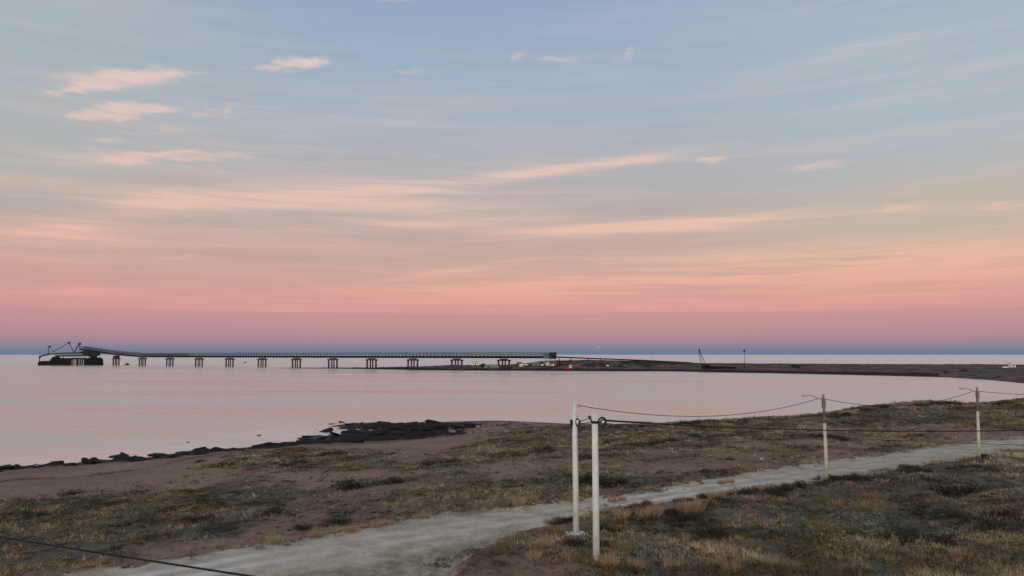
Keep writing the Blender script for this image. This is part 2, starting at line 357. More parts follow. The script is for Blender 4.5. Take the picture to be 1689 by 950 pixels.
def rockmat(name, c1, c2, rough):
    m, q, b = pmat(name, rough); tc = q.new('ShaderNodeTexCoord')
    n = q.noise(tc.outputs['Object'], 1.6, 7, .65); n2 = q.noise(tc.outputs['Object'], 5, 4, .6)
    b.inputs['Specular IOR Level'].default_value = .2; q.put(b.inputs['Base Color'], q.mix(q.mr(n, .35, .68), c1, c2)); q.put(b.inputs['Normal'], q.bump(n2, .7, .15)); return m
MAT['rockb'] = rockmat('wet_black_rock', (.003,.003,.003), (.014,.011,.011), .7)
MAT['rockp'] = rockmat('pale_mauve_rock', (.05,.042,.042), (.23,.195,.195), .85)
MAT['stone'] = rockmat('pale_stone', (.22,.20,.17), (.5,.47,.42), .9)
MAT['plant'] = colmat('dry_vegetation')

def ground_material():
    m, q, b = pmat('coastal_soil', .95); b.inputs['Specular IOR Level'].default_value = .15
    g = q.new('ShaderNodeNewGeometry').outputs['Position']
    a = q.new('ShaderNodeAttribute', attribute_name='zone'); s = q.new('ShaderNodeSeparateColor'); q.put(s.inputs[0], a.outputs['Color'])
    vg, rd, rk = s.outputs; fr = a.outputs['Alpha']
    n1 = q.noise(g, .07, 5, .6); n2 = q.noise(g, .6, 6, .65); n3 = q.noise(g, 3.2, 4, .7); n4 = q.noise(q.mapping(g, scale=(1,.5,1)), 1.4, 5, .7)
    sand = q.mix(q.mr(n1, .3, .7), (.185,.112,.082), (.265,.170,.126))
    sand = q.mix(q.mr(n2, .52, .75, 0, .6), sand, (.12,.080,.066))
    sand = q.mix(q.mr(n3, .56, .74, 0, .55), sand, (.30,.25,.22))
    sand = q.mix(q.mr(n4, .53, .66, 0, .75), sand, (.065,.052,.038))
    n5 = q.noise(g, 1.7, 3, .75); sand = q.mix(q.mr(n5, .54, .60, 0, .5), sand, (.10,.066,.052)); sand = q.mix(q.mr(n3, .44, .34, 0, .5), sand, (.30,.215,.175))
    sz0 = q.new('ShaderNodeSeparateXYZ'); q.put(sz0.inputs[0], g)
    wl = q.m('ABSOLUTE', q.m('SUBTRACT', q.m('ADD', sz0.outputs[2], q.m('MULTIPLY', q.m('SUBTRACT', n2, .5), .5)), 1.35))
    sand = q.mix(q.m('MULTIPLY', q.mr(wl, .14, .04), q.mr(n5, .42, .52)), sand, (.05,.04,.03))
    grass = q.mix(q.mr(n2, .35, .65), (.06,.056,.040), (.15,.115,.085))
    grass = q.mix(q.mr(n1, .42, .62, 0, .7), grass, (.062,.066,.044))
    grass = q.mix(q.mr(n4, .5, .64, 0, .85), grass, (.022,.022,.014))
    road = q.mix(q.mr(n2, .3, .7), (.27,.235,.175), (.46,.41,.325))
    gr_ = q.noise(g, 9, 3, .7); road = q.mix(q.mr(gr_, .5, .68, 0, .55), road, (.55,.52,.46)); road = q.mix(q.mr(n3, .50, .72, 0, .6), road, (.19,.165,.125))
    tr = q.new('ShaderNodeAttribute', attribute_name='track'); 
    trk = q.m('MULTIPLY', tr.outputs['Fac'], q.mr(n2, .25, .6, .45, 1))
    road = q.mix(q.m('MULTIPLY', trk, .9), road, (.58,.56,.53))
    rough_road = q.new('ShaderNodeAttribute', attribute_name='verge').outputs['Fac']
    road = q.mix(q.m('MULTIPLY', rough_road, q.mr(n4, .35, .62, .25, .95)), road, (.165,.155,.10))
    rock = q.mix(q.mr(n2, .4, .7), (.005,.0045,.0045), (.018,.015,.014))
    farc = q.mix(q.mr(q.noise(q.mapping(g, scale=(1,2.5,1)), .035, 6, .7), .40, .60), (.030,.028,.026), (.15,.098,.082))
    farc = q.mix(q.mr(q.noise(q.mapping(g, scale=(1,.5,1)), .07, 5, .65), .54, .62, 0, .85), farc, (.014,.015,.012))
    c = q.mix(fr, sand, farc)
    vgn = q.m('MULTIPLY', vg, q.mr(n3, .2, .5, .75, 1))
    c = q.mix(vgn, c, grass); 
    rdn = q.mr(q.m('ADD', rd, q.m('ADD', q.m('MULTIPLY', q.m('SUBTRACT', n2, .5), 1.3), q.m('MULTIPLY', q.m('SUBTRACT', n3, .5), .8))), .35, .65)
    c = q.mix(rdn, c, road); c = q.mix(rk, c, rock)
    sz = q.new('ShaderNodeSeparateXYZ'); q.put(sz.inputs[0], g)
    wet = q.mr(sz.outputs[2], .05, .75, .65, 0); c = q.mix(wet, c, (.045,.03,.028))
    q.put(b.inputs['Base Color'], c); q.put(b.inputs['Roughness'], q.m('SUBTRACT', .95, q.m('MULTIPLY', wet, .35)))
    q.put(b.inputs['Normal'], q.bump(q.m('MULTIPLY', q.m('ADD', n2, q.m('MULTIPLY', n3, .5)), q.m('SUBTRACT', 1, q.m('MULTIPLY', rdn, .8))), .5, .25)); return m
def water_material():
    m, q, b = pmat('sea_water', .2); g = q.new('ShaderNodeNewGeometry').outputs['Position']
    pass
    big = q.noise(q.mapping(g, scale=(.0035,.022,1)), 1, 5, .6)
    big2 = q.noise(q.mapping(g, loc=(9,4,0), scale=(.012,.10,1)), 1, 4, .6)
    k = q.m('ADD', q.m('MULTIPLY', big, .6), q.m('MULTIPLY', big2, .4))
    sy = q.new('ShaderNodeSeparateXYZ'); q.put(sy.inputs[0], g)
    q.put(b.inputs['Roughness'], q.m('ADD', q.mr(k, .38, .62, .12, .33), q.mr(sy.outputs[1], 700, 2600, 0, .10)))
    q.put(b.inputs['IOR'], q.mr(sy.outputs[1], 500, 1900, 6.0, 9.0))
    fm = None                                            # thin foam where the swell meets the reef
    for px, py, rr2 in ((470,716,22),(535,708,12),(590,716,10),(330,738,12),(215,752,14),(110,760,16),(20,768,14)):
        p_ = at_z(px, py, 0); dd_ = q.vm('LENGTH', q.vm('SUBTRACT', g, tuple(p_))); v_ = q.mr(dd_, rr2*.25, rr2, 1, 0)
        fm = v_ if fm is None else q.m('MAXIMUM', fm, v_)
    fo = q.m('MULTIPLY', fm, q.mr(q.noise(q.mapping(g, rot=(0,0,.15), scale=(.22,.8,1)), 1, 6, .7), .48, .60, 0, .8))
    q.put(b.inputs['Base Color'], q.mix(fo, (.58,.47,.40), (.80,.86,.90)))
    wv = q.noise(q.mapping(g, rot=(0,0,.25), scale=(.25,.9,1)), 1, 5, .6)
    wv2 = q.noise(q.mapping(g, rot=(0,0,-.1), scale=(.03,.16,1)), 1, 4, .55)
    q.put(b.inputs['Normal'], q.bump(q.m('ADD', q.m('MULTIPLY', wv, .35), q.m('MULTIPLY', wv2, 1.2)), .28, .5)); return m
MAT['ground'] = ground_material(); MAT['water'] = water_material()

# ------------------------------------------------------------------ mesh helpers
def link(name, me, mat=None):
    o = bpy.data.objects.new(name, me); C.objects.link(o)
    if mat: me.materials.append(mat)
    return o
def np_mesh(name, co, faces_flat, nper, col=None, smooth=False, attrs=None):
    me = bpy.data.meshes.new(name); nf = len(faces_flat)//nper
    me.vertices.add(len(co)); me.vertices.foreach_set('co', np.ascontiguousarray(co, np.float32).ravel())
    me.loops.add(len(faces_flat)); me.loops.foreach_set('vertex_index', np.ascontiguousarray(faces_flat, np.int32))
    me.polygons.add(nf); me.polygons.foreach_set('loop_start', np.arange(0, nf*nper, nper, dtype=np.int32))
    me.polygons.foreach_set('loop_total', np.full(nf, nper, np.int32))
    if smooth: me.polygons.foreach_set('use_smooth', np.ones(nf, bool))
    if col is not None:
        at = me.attributes.new('col', 'FLOAT_COLOR', 'POINT'); at.data.foreach_set('color', np.ascontiguousarray(np.c_[col, np.ones(len(col))], np.float32).ravel())
    for k, v in (attrs or {}).items():
        if v.ndim == 2: at = me.attributes.new(k, 'FLOAT_COLOR', 'POINT'); at.data.foreach_set('color', np.ascontiguousarray(v, np.float32).ravel())
        else: at = me.attributes.new(k, 'FLOAT', 'POINT'); at.data.foreach_set('value', np.ascontiguousarray(v, np.float32))
    me.update(calc_edges=True); me.validate(); return me
class MB:
    def __init__(s): s.v = []; s.f = []; s.sm = []
    def add(s, vs, fs, smooth=False):
        n = len(s.v); s.v += [Vector(a) for a in vs]; s.f += [tuple(i+n for i in f) for f in fs]; s.sm += [smooth]*len(fs); return s
    def box(s, c, d, rz=0):
        R = Matrix.Rotation(rz, 3, 'Z'); c = Vector(c)
        vs = [c + R @ Vector((a*d[0]/2, b*d[1]/2, e*d[2]/2)) for a in (-1,1) for b in (-1,1) for e in (-1,1)]
        return s.add(vs, [(0,1,3,2),(4,6,7,5),(0,4,5,1),(2,3,7,6),(0,2,6,4),(1,5,7,3)])
    def beam(s, a, b, w_, h_):
        a = Vector(a); b = Vector(b); d = (b-a).normalized(); up = Vector((0,0,1)) if abs(d.z) < .95 else Vector((0,1,0))
        r = d.cross(up).normalized(); u = r.cross(d)
        vs = [p + r*i*w_/2 + u*j*h_/2 for p in (a, b) for i, j in ((-1,-1),(1,-1),(1,1),(-1,1))]
        return s.add(vs, [(3,2,1,0),(4,5,6,7),(0,1,5,4),(1,2,6,5),(2,3,7,6),(3,0,4,7)])
    def tube(s, path, rad, n=8, caps=True):
        path = [Vector(p) for p in path]; rad = rad if hasattr(rad, '__len__') else [rad]*len(path); vs = []; fs = []
        ref = None
        for i, p in enumerate(path):
            d = (path[min(i+1, len(path)-1)] - path[max(i-1, 0)]).normalized()
            if ref is None: ref = Vector((0,0,1)) if abs(d.z) < .9 else Vector((1,0,0))
            r = d.cross(ref).normalized(); u = r.cross(d).normalized(); ref = u
            vs += [p + (r*math.cos(2*math.pi*k/n) + u*math.sin(2*math.pi*k/n))*rad[i] for k in range(n)]
        for i in range(len(path)-1):
            fs += [(i*n+k, i*n+(k+1) % n, (i+1)*n+(k+1) % n, (i+1)*n+k) for k in range(n)]
        if caps: fs += [tuple(range(n))[::-1], tuple((len(path)-1)*n+k for k in range(n))]
        return s.add(vs, fs, True)
    def ring(s, c, R, r, axis='Y', sz=1.0, n=14):
        pts = []
        for k in range(n+1):
            a = 2*math.pi*k/n
            v = {'Y': (math.cos(a)*R, 0, math.sin(a)*R*sz), 'Z': (math.cos(a)*R, math.sin(a)*R, 0), 'X': (0, math.cos(a)*R, math.sin(a)*R*sz)}[axis]
            pts.append(Vector(c)+Vector(v))
        return s.tube(pts, r, 6, False)
    def prism(s, prof, y0, y1, org=(0,0,0), rz=0):        # profile in local XZ extruded along local Y
        R = Matrix.Rotation(rz, 3, 'Z'); n = len(prof); o = Vector(org)
        vs = [o + R @ Vector((x, y, z)) for y in (y0, y1) for x, z in prof]
        return s.add(vs, [tuple(range(n)), tuple(range(2*n-1, n-1, -1))] + [(i, (i+1) % n+0, (i+1) % n+n, i+n)[::-1] for i in range(n)])
    def dome(s, c, r, sx_=1, sy_=1, sz_=1, n=12, m=5):
        vs = []; fs = []; c = Vector(c)
        for j in range(m+1):
            ph = math.pi/2*j/m
            vs += [c + Vector((math.cos(2*math.pi*k/n)*math.cos(ph)*r*sx_, math.sin(2*math.pi*k/n)*math.cos(ph)*r*sy_, math.sin(ph)*r*sz_)) for k in range(n)]
        for j in range(m): fs += [(j*n+k, j*n+(k+1) % n, (j+1)*n+(k+1) % n, (j+1)*n+k) for k in range(n)]
        return s.add(vs, fs, True)
    def build(s, name, mat, parent=None, label=None):
        off = Vector((0,0,0)); p = parent
        while p: off += p.location; p = p.parent
        me = bpy.data.meshes.new(name); me.from_pydata([v-off for v in s.v], [], s.f)
        me.polygons.foreach_set('use_smooth', s.sm); me.update()
        o = link(name, me, MAT[mat] if isinstance(mat, str) else mat)
        if parent: o.parent = parent
        if label: o['label'] = label
        return o
def tag(o, label=None, cat=None, group=None, kind=None):
    if label: o['label'] = label
    if cat: o['category'] = cat
    if group: o['group'] = group
    if kind: o['kind'] = kind
    return o
def thing(name, label, cat, loc=(0,0,0), group=None):
    o = bpy.data.objects.new(name, None); C.objects.link(o); o.location = loc; o.empty_display_size = .2
    return tag(o, label, cat, group)
def copy_tree(o, parent=None):
    c = o.copy(); C.objects.link(c); c.parent = parent
    for ch in list(o.children): copy_tree(ch, c)
    return c

# ------------------------------------------------------------------ ground sheet
azs = np.unique(np.r_[np.arange(-180, -37, 3.), np.arange(-37, 37.01, .078), np.arange(40, 181, 3.)])
rr = np.r_[np.geomspace(2, 36, 14)[:-1], 12800/np.linspace(12800/36., 12800/270., 470), np.linspace(274, 480, 40), np.linspace(484, 1250, 130), np.linspace(1280, 1700, 8)]
AZ, RR = np.meshgrid(np.radians(azs), rr)
gx = RR*np.sin(AZ); gy = RR*np.cos(AZ); shp = gx.shape
gx = gx.ravel(); gy = gy.ravel(); gz, isnear = H(gx, gy)
vv = np.zeros_like(gx); rdist = np.full_like(gx, -50.)
sel = (gy > 20) & (gy < 330) & (np.abs(gx/np.maximum(gy, 1)) < .95)
vv[sel], rdist[sel] = veg(gx[sel], gy[sel])
road = sstep(rdist, -1.3, 1.3)
rock = np.zeros_like(gx); rn = (fbm(gx*.3, gy*.3, 91, 4)-.5)*7
for Pg in REEF: 
    rock[sel] = np.maximum(rock[sel], sstep(pdist(Pg, gx[sel], gy[sel])+rn[sel], -.6, .8))
farm = (~isnear) & (gy > 380)
rock = np.where(farm & (gx/np.maximum(gy,1)*1280 < 700), np.maximum(rock, sstep(gz, 2.7, 1.9)), rock)
rock = np.where(gz < -.5, 1, rock)
uu_ = gx/np.maximum(gy, 1)*1280; yc_ = np.interp(uu_, fc[:, 0], fc[:, 1])
rock = np.where(farm & (uu_ > 180), np.maximum(rock, .9*sstep(np.abs(gy-yc_), 42, 26)), rock)
# distance to road centre line for wheel tracks
dc = np.full_like(gx, 50.)
for i in range(len(ROADC)-1):
    ax, ay = ROADC[i]; ex, ey = ROADC[i+1]-ROADC[i]
    tt = np.clip(((gx-ax)*ex+(gy-ay)*ey)/(ex*ex+ey*ey), 0, 1); dd = np.hypot(gx-ax-tt*ex, gy-ay-tt*ey); dc = np.minimum(dc, dd)
track = np.exp(-((dc-1.0)/.5)**2)*(.35+.65*sstep(fbm(gx*.06, gy*.06, 19, 3), .4, .6))*sstep(gy, 90, 55)
verge = sstep(dc+(fbm(gx*.4, gy*.4, 29, 3)-.5)*3, 2.6, 4.6)
# fine relief
land = sstep(gz, -.2, .8)
hum = (fbm(gx*.45, gy*.45, 3, 4)-.42)*.75*vv + (fbm(gx*.09, gy*.09, 8, 3)-.5)*.55*(1-road) + (fbm(gx*.9, gy*.9, 13, 3)-.5)*.10*(1-road)
hum += np.where(farm, (fbm(gx*.05, gy*.05, 23, 4)-.5)*1.0, 0)
hum += rock*sstep(gz, -1.5, 0)*(fbm(gx*.35, gy*.35, 51, 4)-.35)*1.0*(~farm)
hum -= road*.06
gz = gz + hum*np.where(rock > .1, 1, land)
nr, nc = shp; idx = np.arange(nr*nc).reshape(shp)
qd = np.stack([idx[:-1,:-1], idx[1:,:-1], idx[1:,1:], idx[:-1,1:]], -1).reshape(-1, 4)
fz = gz[qd].max(1); qd = qd[(fz > -3.2)]
used = np.unique(qd); rem = np.zeros(nr*nc, np.int64); rem[used] = np.arange(len(used))
co_ = np.c_[gx, gy, gz][used]
me = np_mesh('ground', co_, rem[qd].ravel()[::1], 4, None, True, {'zone': np.c_[vv, road, rock, farm.astype(float)*1.0][used], 'track': track[used], 'verge': verge[used]})
g_o = link('ground', me, MAT['ground']); tag(g_o, kind='structure')
me.flip_normals() if me.polygons[len(me.polygons)//2].normal.z < 0 else None
# sampling of the displaced ground (bilinear over the polar grid)
GZ = gz.reshape(shp)
def hs(x, y):
    a = np.degrees(np.arctan2(x, y)); r = np.hypot(x, y)
    i = np.clip(np.searchsorted(rr, r)-1, 0, nr-2); j = np.clip(np.searchsorted(azs, a)-1, 0, nc-2)
    fi = (r-rr[i])/(rr[i+1]-rr[i]); fj = (a-azs[j])/(azs[j+1]-azs[j])
    return (GZ[i,j]*(1-fj)+GZ[i,j+1]*fj)*(1-fi)+(GZ[i+1,j]*(1-fj)+GZ[i+1,j+1]*fj)*fi
def hs1(x, y): return float(hs(np.array([x]), np.array([y]))[0])
def G(px, py, dz=0):
    p = march(px, py); return Vector((p.x, p.y, hs1(p.x, p.y)+dz))

# ------------------------------------------------------------------ sea
mb = MB(); L = 60000
ys_ = [-3000, -300, 0, 60, 120, 200, 300, 450, 700, 1100, 2000, 5000, 15000, L]; xs_ = [-L, -8000, -2000, -700, -200, 0, 200, 700, 2000, 8000, L]
vs = [(x, y, 0) for y in ys_ for x in xs_]; nx = len(xs_)
mb.add(vs, [(j*nx+i, j*nx+i+1, (j+1)*nx+i+1, (j+1)*nx+i) for j in range(len(ys_)-1) for i in range(nx-1)])
tag(mb.build('sea', 'water'), kind='structure')

# ------------------------------------------------------------------ loading jetty
D0 = 1300.
def PN(n, z=0): return Vector((D0*(-650.03+58.213*n)/1280, D0*(1-.025071*n), z))
ax = (PN(1)-PN(0)).normalized(); rz = math.atan2(ax.y, ax.x); nrm = Vector((-ax.y, ax.x, 0))
TOP, BOT = 20.6, 13.3
jt = thing('loading_jetty', 'long dark conveyor jetty on concrete piers reaching out to sea', 'jetty', PN(0))
def zrise(n):             # the outer end climbs to the loader
    return 0 if n >= 1 else (3.6*(1-n) if n >= 0 else 3.6-6.0*n)
def span(n0, n1):
    a, b = PN(n0), PN(n1); za, zb = zrise(n0), zrise(n1)
    m = MB(); m.beam(a+Vector((0,0,BOT+1.5+za)), b+Vector((0,0,BOT+1.5+zb)), 6.0, 2.2)
    m.beam(a-nrm*4+Vector((0,0,BOT+2.9+za)), b-nrm*4+Vector((0,0,BOT+2.9+zb)), .5, .7)
    m.build('deck_girder', 'jetty', jt)
    m = MB()
    for sgn in (-1, 1):
        o = nrm*3.3*sgn
        m.beam(a+o+Vector((0,0,TOP-.2+za)), b+o+Vector((0,0,TOP-.2+zb)), .8, .9)
        k = max(2, int(round((b-a).length/5.6)))
        for i in range(k):
            p = a.lerp(b, (i+.5)/k); dz = za+(zb-za)*(i+.5)/k; p2 = a.lerp(b, (i+1.0)/k); 
            m.beam(p+o+Vector((0,0,BOT+2.6+dz)), p+o+Vector((0,0,TOP-.6+dz)), .75, .75)
            if sgn == -1: m.beam(p+o+Vector((0,0,BOT+2.6+dz)), p2+o+Vector((0,0,TOP-.6+dz)), .3, .3)
    m.build('gallery_frame', 'gallery', jt)
    m = MB(); m.beam(a+Vector((0,0,BOT+4.4+za)), b+Vector((0,0,BOT+4.4+zb)), 1.6, .6); m.build('conveyor_belt', 'jetty', jt)
    if n0 < 2.6 or n0 >= 3: pass
for n in range(0, 11): span(n, n+1)
span(11, 11.82); span(-1.42, 0)
for i, (n0, n1) in enumerate(((-1.42, 0), (0, 1), (1, 2.6))):    # enclosed gallery skin near the head
    a, b = PN(n0), PN(n1); m = MB()
    m.beam(a+nrm*2.4+Vector((0,0,BOT+5.2+zrise(n0))), b+nrm*2.4+Vector((0,0,BOT+5.2+zrise(n1))), .3, 3.6); m.build('cladding', 'gallery', jt)
def pier(n, tall=0):
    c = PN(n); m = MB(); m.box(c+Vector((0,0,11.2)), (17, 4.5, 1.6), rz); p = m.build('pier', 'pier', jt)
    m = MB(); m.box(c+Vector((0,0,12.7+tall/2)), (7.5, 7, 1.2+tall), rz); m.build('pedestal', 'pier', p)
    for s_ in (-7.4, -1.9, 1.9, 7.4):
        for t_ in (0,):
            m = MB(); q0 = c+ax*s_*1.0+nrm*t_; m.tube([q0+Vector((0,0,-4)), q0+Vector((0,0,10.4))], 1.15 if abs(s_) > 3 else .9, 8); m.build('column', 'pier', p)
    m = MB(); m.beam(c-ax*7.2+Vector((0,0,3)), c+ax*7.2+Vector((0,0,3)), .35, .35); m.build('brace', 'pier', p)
for n in range(0, 12): pier(n, zrise(n)*.9)
e = PN(11.87)
m = MB(); m.box(e+Vector((0,0,BOT+3.6)), (7.6, 7, 7.0), rz); m.build('transfer_house', 'bluebox', jt, 'blue clad house at the shore end')
m = MB(); m.box(e+ax*7+Vector((0,0,BOT+3.5)), (5.6, 7.6, 7.2), rz); m.box(e+ax*7+Vector((0,0,BOT+7.4)), (6.2, 8.2, .4), rz); m.build('switch_house', 'dark', jt)
for sx_ in (-3, 3, 9):
    for sy_ in (-3, 3):
        q0 = e+ax*sx_+nrm*sy_; zg = hs1(q0.x, q0.y); m = MB(); m.beam((q0.x, q0.y, min(zg, 8)-1), (q0.x, q0.y, BOT), .7, .7); m.build('trestle_leg', 'pierp', jt)

# loading platform and ship loader at the jetty head
PD = 1318.
def hp(px, z, dy=0): 
    y = PD+dy; return Vector(((px-CX)/F*y*1.0/ (cp + (sp*((584.6-CY)/F))) *1.0, y, z))
def hpp(px, py, dy=0): return at_depth(px, py, PD+dy)
pb = hpp(114, 600); pb.z = 0
pl = thing('loading_platform', 'low black berthing platform at the seaward end of the jetty', 'platform', pb)
def prof(pts, y0, y1, name, mat, parent):
    n = len(pts); m = MB(); vs = [hpp(px, py, y) for y in (y0, y1) for px, py in pts]
    # keep the outline straight through the depth
    for i in range(n): vs[n+i] = Vector((vs[i].x, PD+y1, vs[i].z))
    m.add(vs, [tuple(range(n))[::-1], tuple(range(n, 2*n))] + [(i, (i+1) % n, (i+1) % n+n, i+n) for i in range(n)]); return m.build(name, mat, parent)
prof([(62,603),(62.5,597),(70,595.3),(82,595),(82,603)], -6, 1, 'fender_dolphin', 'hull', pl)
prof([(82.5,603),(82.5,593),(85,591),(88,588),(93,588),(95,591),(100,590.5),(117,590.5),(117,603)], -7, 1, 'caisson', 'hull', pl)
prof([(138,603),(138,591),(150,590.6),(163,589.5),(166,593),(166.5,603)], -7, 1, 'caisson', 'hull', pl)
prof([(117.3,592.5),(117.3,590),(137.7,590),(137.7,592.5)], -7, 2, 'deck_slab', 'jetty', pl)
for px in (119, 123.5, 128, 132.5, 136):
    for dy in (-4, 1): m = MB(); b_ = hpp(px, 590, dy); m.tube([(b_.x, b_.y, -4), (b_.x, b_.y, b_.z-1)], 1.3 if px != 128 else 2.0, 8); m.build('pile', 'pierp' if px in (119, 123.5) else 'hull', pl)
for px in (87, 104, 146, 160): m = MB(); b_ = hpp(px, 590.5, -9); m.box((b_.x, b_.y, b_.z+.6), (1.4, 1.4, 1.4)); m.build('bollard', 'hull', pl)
sl_ = thing('ship_loader', 'slewing ship loader with raised latticed booms on the black platform', 'ship loader', hpp(125, 590))
def bm_(a, b, w_, name, mat='loader', dy=0, dy2=None):
    m = MB(); A_ = hpp(*a, dy); B_ = hpp(*b, dy if dy2 is None else dy2); off = Vector((0, w_*1.6, 0))
    m.beam(A_, B_, w_, w_); m.beam(A_+off, B_+off, w_, w_)
    k = max(2, int((B_-A_).length/6))
    for i in range(k): m.beam(A_.lerp(B_, i/k), (A_+off).lerp(B_+off, (i+1)/k), w_*.5, w_*.5)
    return m.build(name, mat, sl_)
prof([(64,588.5),(64,587),(78,583.2),(100,581.6),(140,580),(140,582.5),(100,584),(80,585.3)], -3, 3, 'boom_conveyor', 'loader', sl_)
prof([(92,588.3),(90,585.6),(146,584.2),(146,588)], -4, 4, 'lower_conveyor', 'loader', sl_)
bm_((65,587),(65,597), .7, 'spout'); prof([(63.8,590),(63.8,587.5),(66.4,587.5),(66.4,590)], -1.5, 1.5, 'spout_hood', 'hull', sl_)
bm_((79.3,584),(79.8,571.5), .55, 'mast'); bm_((82,571.5),(86.5,580), .35, 'stay')
prof([(79,573),(79,570),(82.6,570),(82.6,573)], -1.5, 1.5, 'sheave_box', 'rust', sl_)
bm_((86.5,580.5),(113,565.5), .7, 'boom'); bm_((113,565.5),(120.5,579.5), .6, 'boom')
prof([(111,566.8),(111,563.8),(115,563.8),(115,566.8)], -1.5, 1.5, 'sheave_box', 'rust', sl_)
bm_((120.5,583.5),(130.5,566.5), .9, 'boom'); bm_((131,566.5),(131.2,579.5), .55, 'mast')
prof([(128.6,568.6),(128.6,565.2),(132.5,565.2),(132.5,568.6)], -1.5, 1.5, 'sheave_box', 'rust', sl_)
tw = prof([(148.5,590),(147,586),(136,584),(131,581.5),(134,579.5),(141,578),(150,579.5),(162,581.5),(163,585.5),(157,587.5),(157,590)], -4, 2, 'transfer_tower', 'jetty', sl_)
prof([(148.5,591),(148.5,588),(152,588),(152,591)], -7, 0, 'tower_leg', 'hull', sl_)

# approach conveyor from the shore end of the jetty down over the headland
ce = e+ax*9.5
cv = thing('shore_conveyor', 'thin dark conveyor line descending from the blue jetty house over the headland', 'conveyor', ce)
cpts = [at_depth(px, py, yy) for px, py, yy in ((913,588.6,908),(960,590.6,922),(1010,592.4,930),(1060,594.4,938),(1100,596.4,945),(1140,598.4,950))]
m = MB()
for a, b in zip(cpts[:-1], cpts[1:]): m.beam(a, b, 3, 1.5)
m.build('conveyor_gantry', 'jetty', cv)
for a, b in zip(cpts[:-1], cpts[1:]):
    for f in (.2, .6):
        p = a.lerp(b, f); zg = hs1(p.x, p.y); m = MB(); m.beam((p.x-1, p.y, zg-1), (p.x, p.y, p.z-.4), .5, .5); m.beam((p.x+1, p.y, zg-1), (p.x, p.y, p.z-.4), .5, .5); m.build('trestle', 'jetty', cv)
p = cpts[1]; m = MB(); m.beam(p+Vector((0,0,.8)), p+Vector((0,0,4)), .3, .3); m.build('post', 'jetty', cv)

# ------------------------------------------------------------------ boats
def boat(px, py, depth, L_, label, hull='hull', cabin='dark', red=False):
    if depth: b = at_z(px, py, 0)
    else: b = G(px, py)
    r = thing('boat', label, 'boat', b)
    h = L_*.16; xs = [-.5, -.3, 0, .3, .44, .5]; hw = [.13, .17, .18, .13, .05, .0]; sh = [1, .92, .9, 1.05, 1.25, 1.35]; vs = []
    for x, w_, s_ in zip(xs, hw, sh):
        vs += [b+Vector((x*L_, -w_*L_, h*s_)), b+Vector((x*L_*.92, -w_*L_*.55, -.3)), b+Vector((x*L_*.92, w_*L_*.55, -.3)), b+Vector((x*L_, w_*L_, h*s_))]
    fs_ = []
    for i in range(5):
        for k in range(3): fs_.append((i*4+k, i*4+k+1, (i+1)*4+k+1, (i+1)*4+k))
        fs_.append((i*4+3, i*4, (i+1)*4, (i+1)*4+3))
    fs_ += [(0,1,2,3), (23,22,21,20)]
    m = MB(); m.add(vs, fs_); m.build('hull', hull, r)
    m = MB(); m.box(b+Vector((.12*L_, 0, h+L_*.10)), (L_*.26, L_*.2, L_*.22)); m.box(b+Vector((.12*L_, 0, h+L_*.22)), (L_*.32, L_*.25, L_*.03)); cb = m.build('cabin', cabin, r)
    m = MB(); m.box(b+Vector((.12*L_, -L_*.103, h+L_*.14)), (L_*.2, .05, L_*.07)); m.build('window', 'glass', cb)
    m = MB(); m.tube([b+Vector((-.1*L_,0,h*.9)), b+Vector((-.1*L_,0,h+L_*.4))], .09, 6); m.build('mast', 'dark', r)
    return r
boat(209, 602.3, 1, 9.5, 'small dark boat moored beside the first jetty pier')
boat(404, 598.8, 1, 7, 'smaller dark boat floating beyond the middle of the jetty')

# ------------------------------------------------------------------ things on the headland
def shed(px, py, w_, d_, h_, label, wall, roof, name='shed', cat='shed', gable=True, rzz=0.):
    b = G(px, py); r = thing(name, label, cat, b); R = Matrix.Rotation(rzz, 3, 'Z')
    m = MB(); m.box(b+Vector((0,0,h_/2-.3)), (w_, d_, h_+.6), rzz); wl = m.build('wall', wall, r)
    m = MB()
    if gable: m.prism([(-w_/2-.3, h_+.02), (w_/2+.3, h_+.02), (w_/2*.1, h_*1.35), (-w_/2*.1, h_*1.35)], -d_/2-.3, d_/2+.3, b, rzz)
    else: m.box(b+Vector((0,0,h_+.2)), (w_+.6, d_+.6, .35), rzz)
    m.build('roof', roof, r)
    for f in (-.28, .25):
        m = MB(); m.box(b+R@Vector((f*w_, -d_/2-.03, h_*.55)), (w_*.16, .08, h_*.3), rzz); m.build('window', 'glass', r)
    m = MB(); m.box(b+R@Vector((0, -d_/2-.03, h_*.35)), (w_*.14, .08, h_*.7), rzz); m.build('door', 'dark', r)
    return r
shed(784, 602, 9.5, 5, 3.6, 'white open sided hut with dark flat roof between the last two jetty piers', 'white', 'dark', gable=False)
shed(884, 602.5, 8, 5, 3.2, 'pale green low shed under the shore end of the jetty', 'green', 'green')
shed(903, 602.5, 4.2, 3, 2.6, 'small white cabin with pale roof below the jetty house', 'white', 'white', 'cabin', 'cabin')
shed(860, 604.5, 4.6, 3, 2.4, 'white cabin in front of the red truck near the last pier', 'white', 'white', 'cabin', 'cabin', gable=False)
shed(1669, 606, 5.0, 5, 4.2, 'white kiosk on the headland at the right edge', 'white', 'white', 'kiosk', 'kiosk', gable=False)
def tent(px, py, w_, label):
    b = G(px, py); r = thing('boat_shelter', label, 'shelter', b)
    m = MB(); m.prism([(-w_/2, -.5), (w_/2, -.5), (w_/2, 1.6), (w_*.3, 3.1), (-w_*.15, 3.9), (-w_*.42, 2.9), (-w_/2, 1.5)], -3, 3, b, 0); m.build('cover', 'green', r)
    m = MB(); m.box(b+Vector((-w_*.2, -3.05, .9)), (w_*.14, .1, 1.8)); m.build('door', 'dark', r)
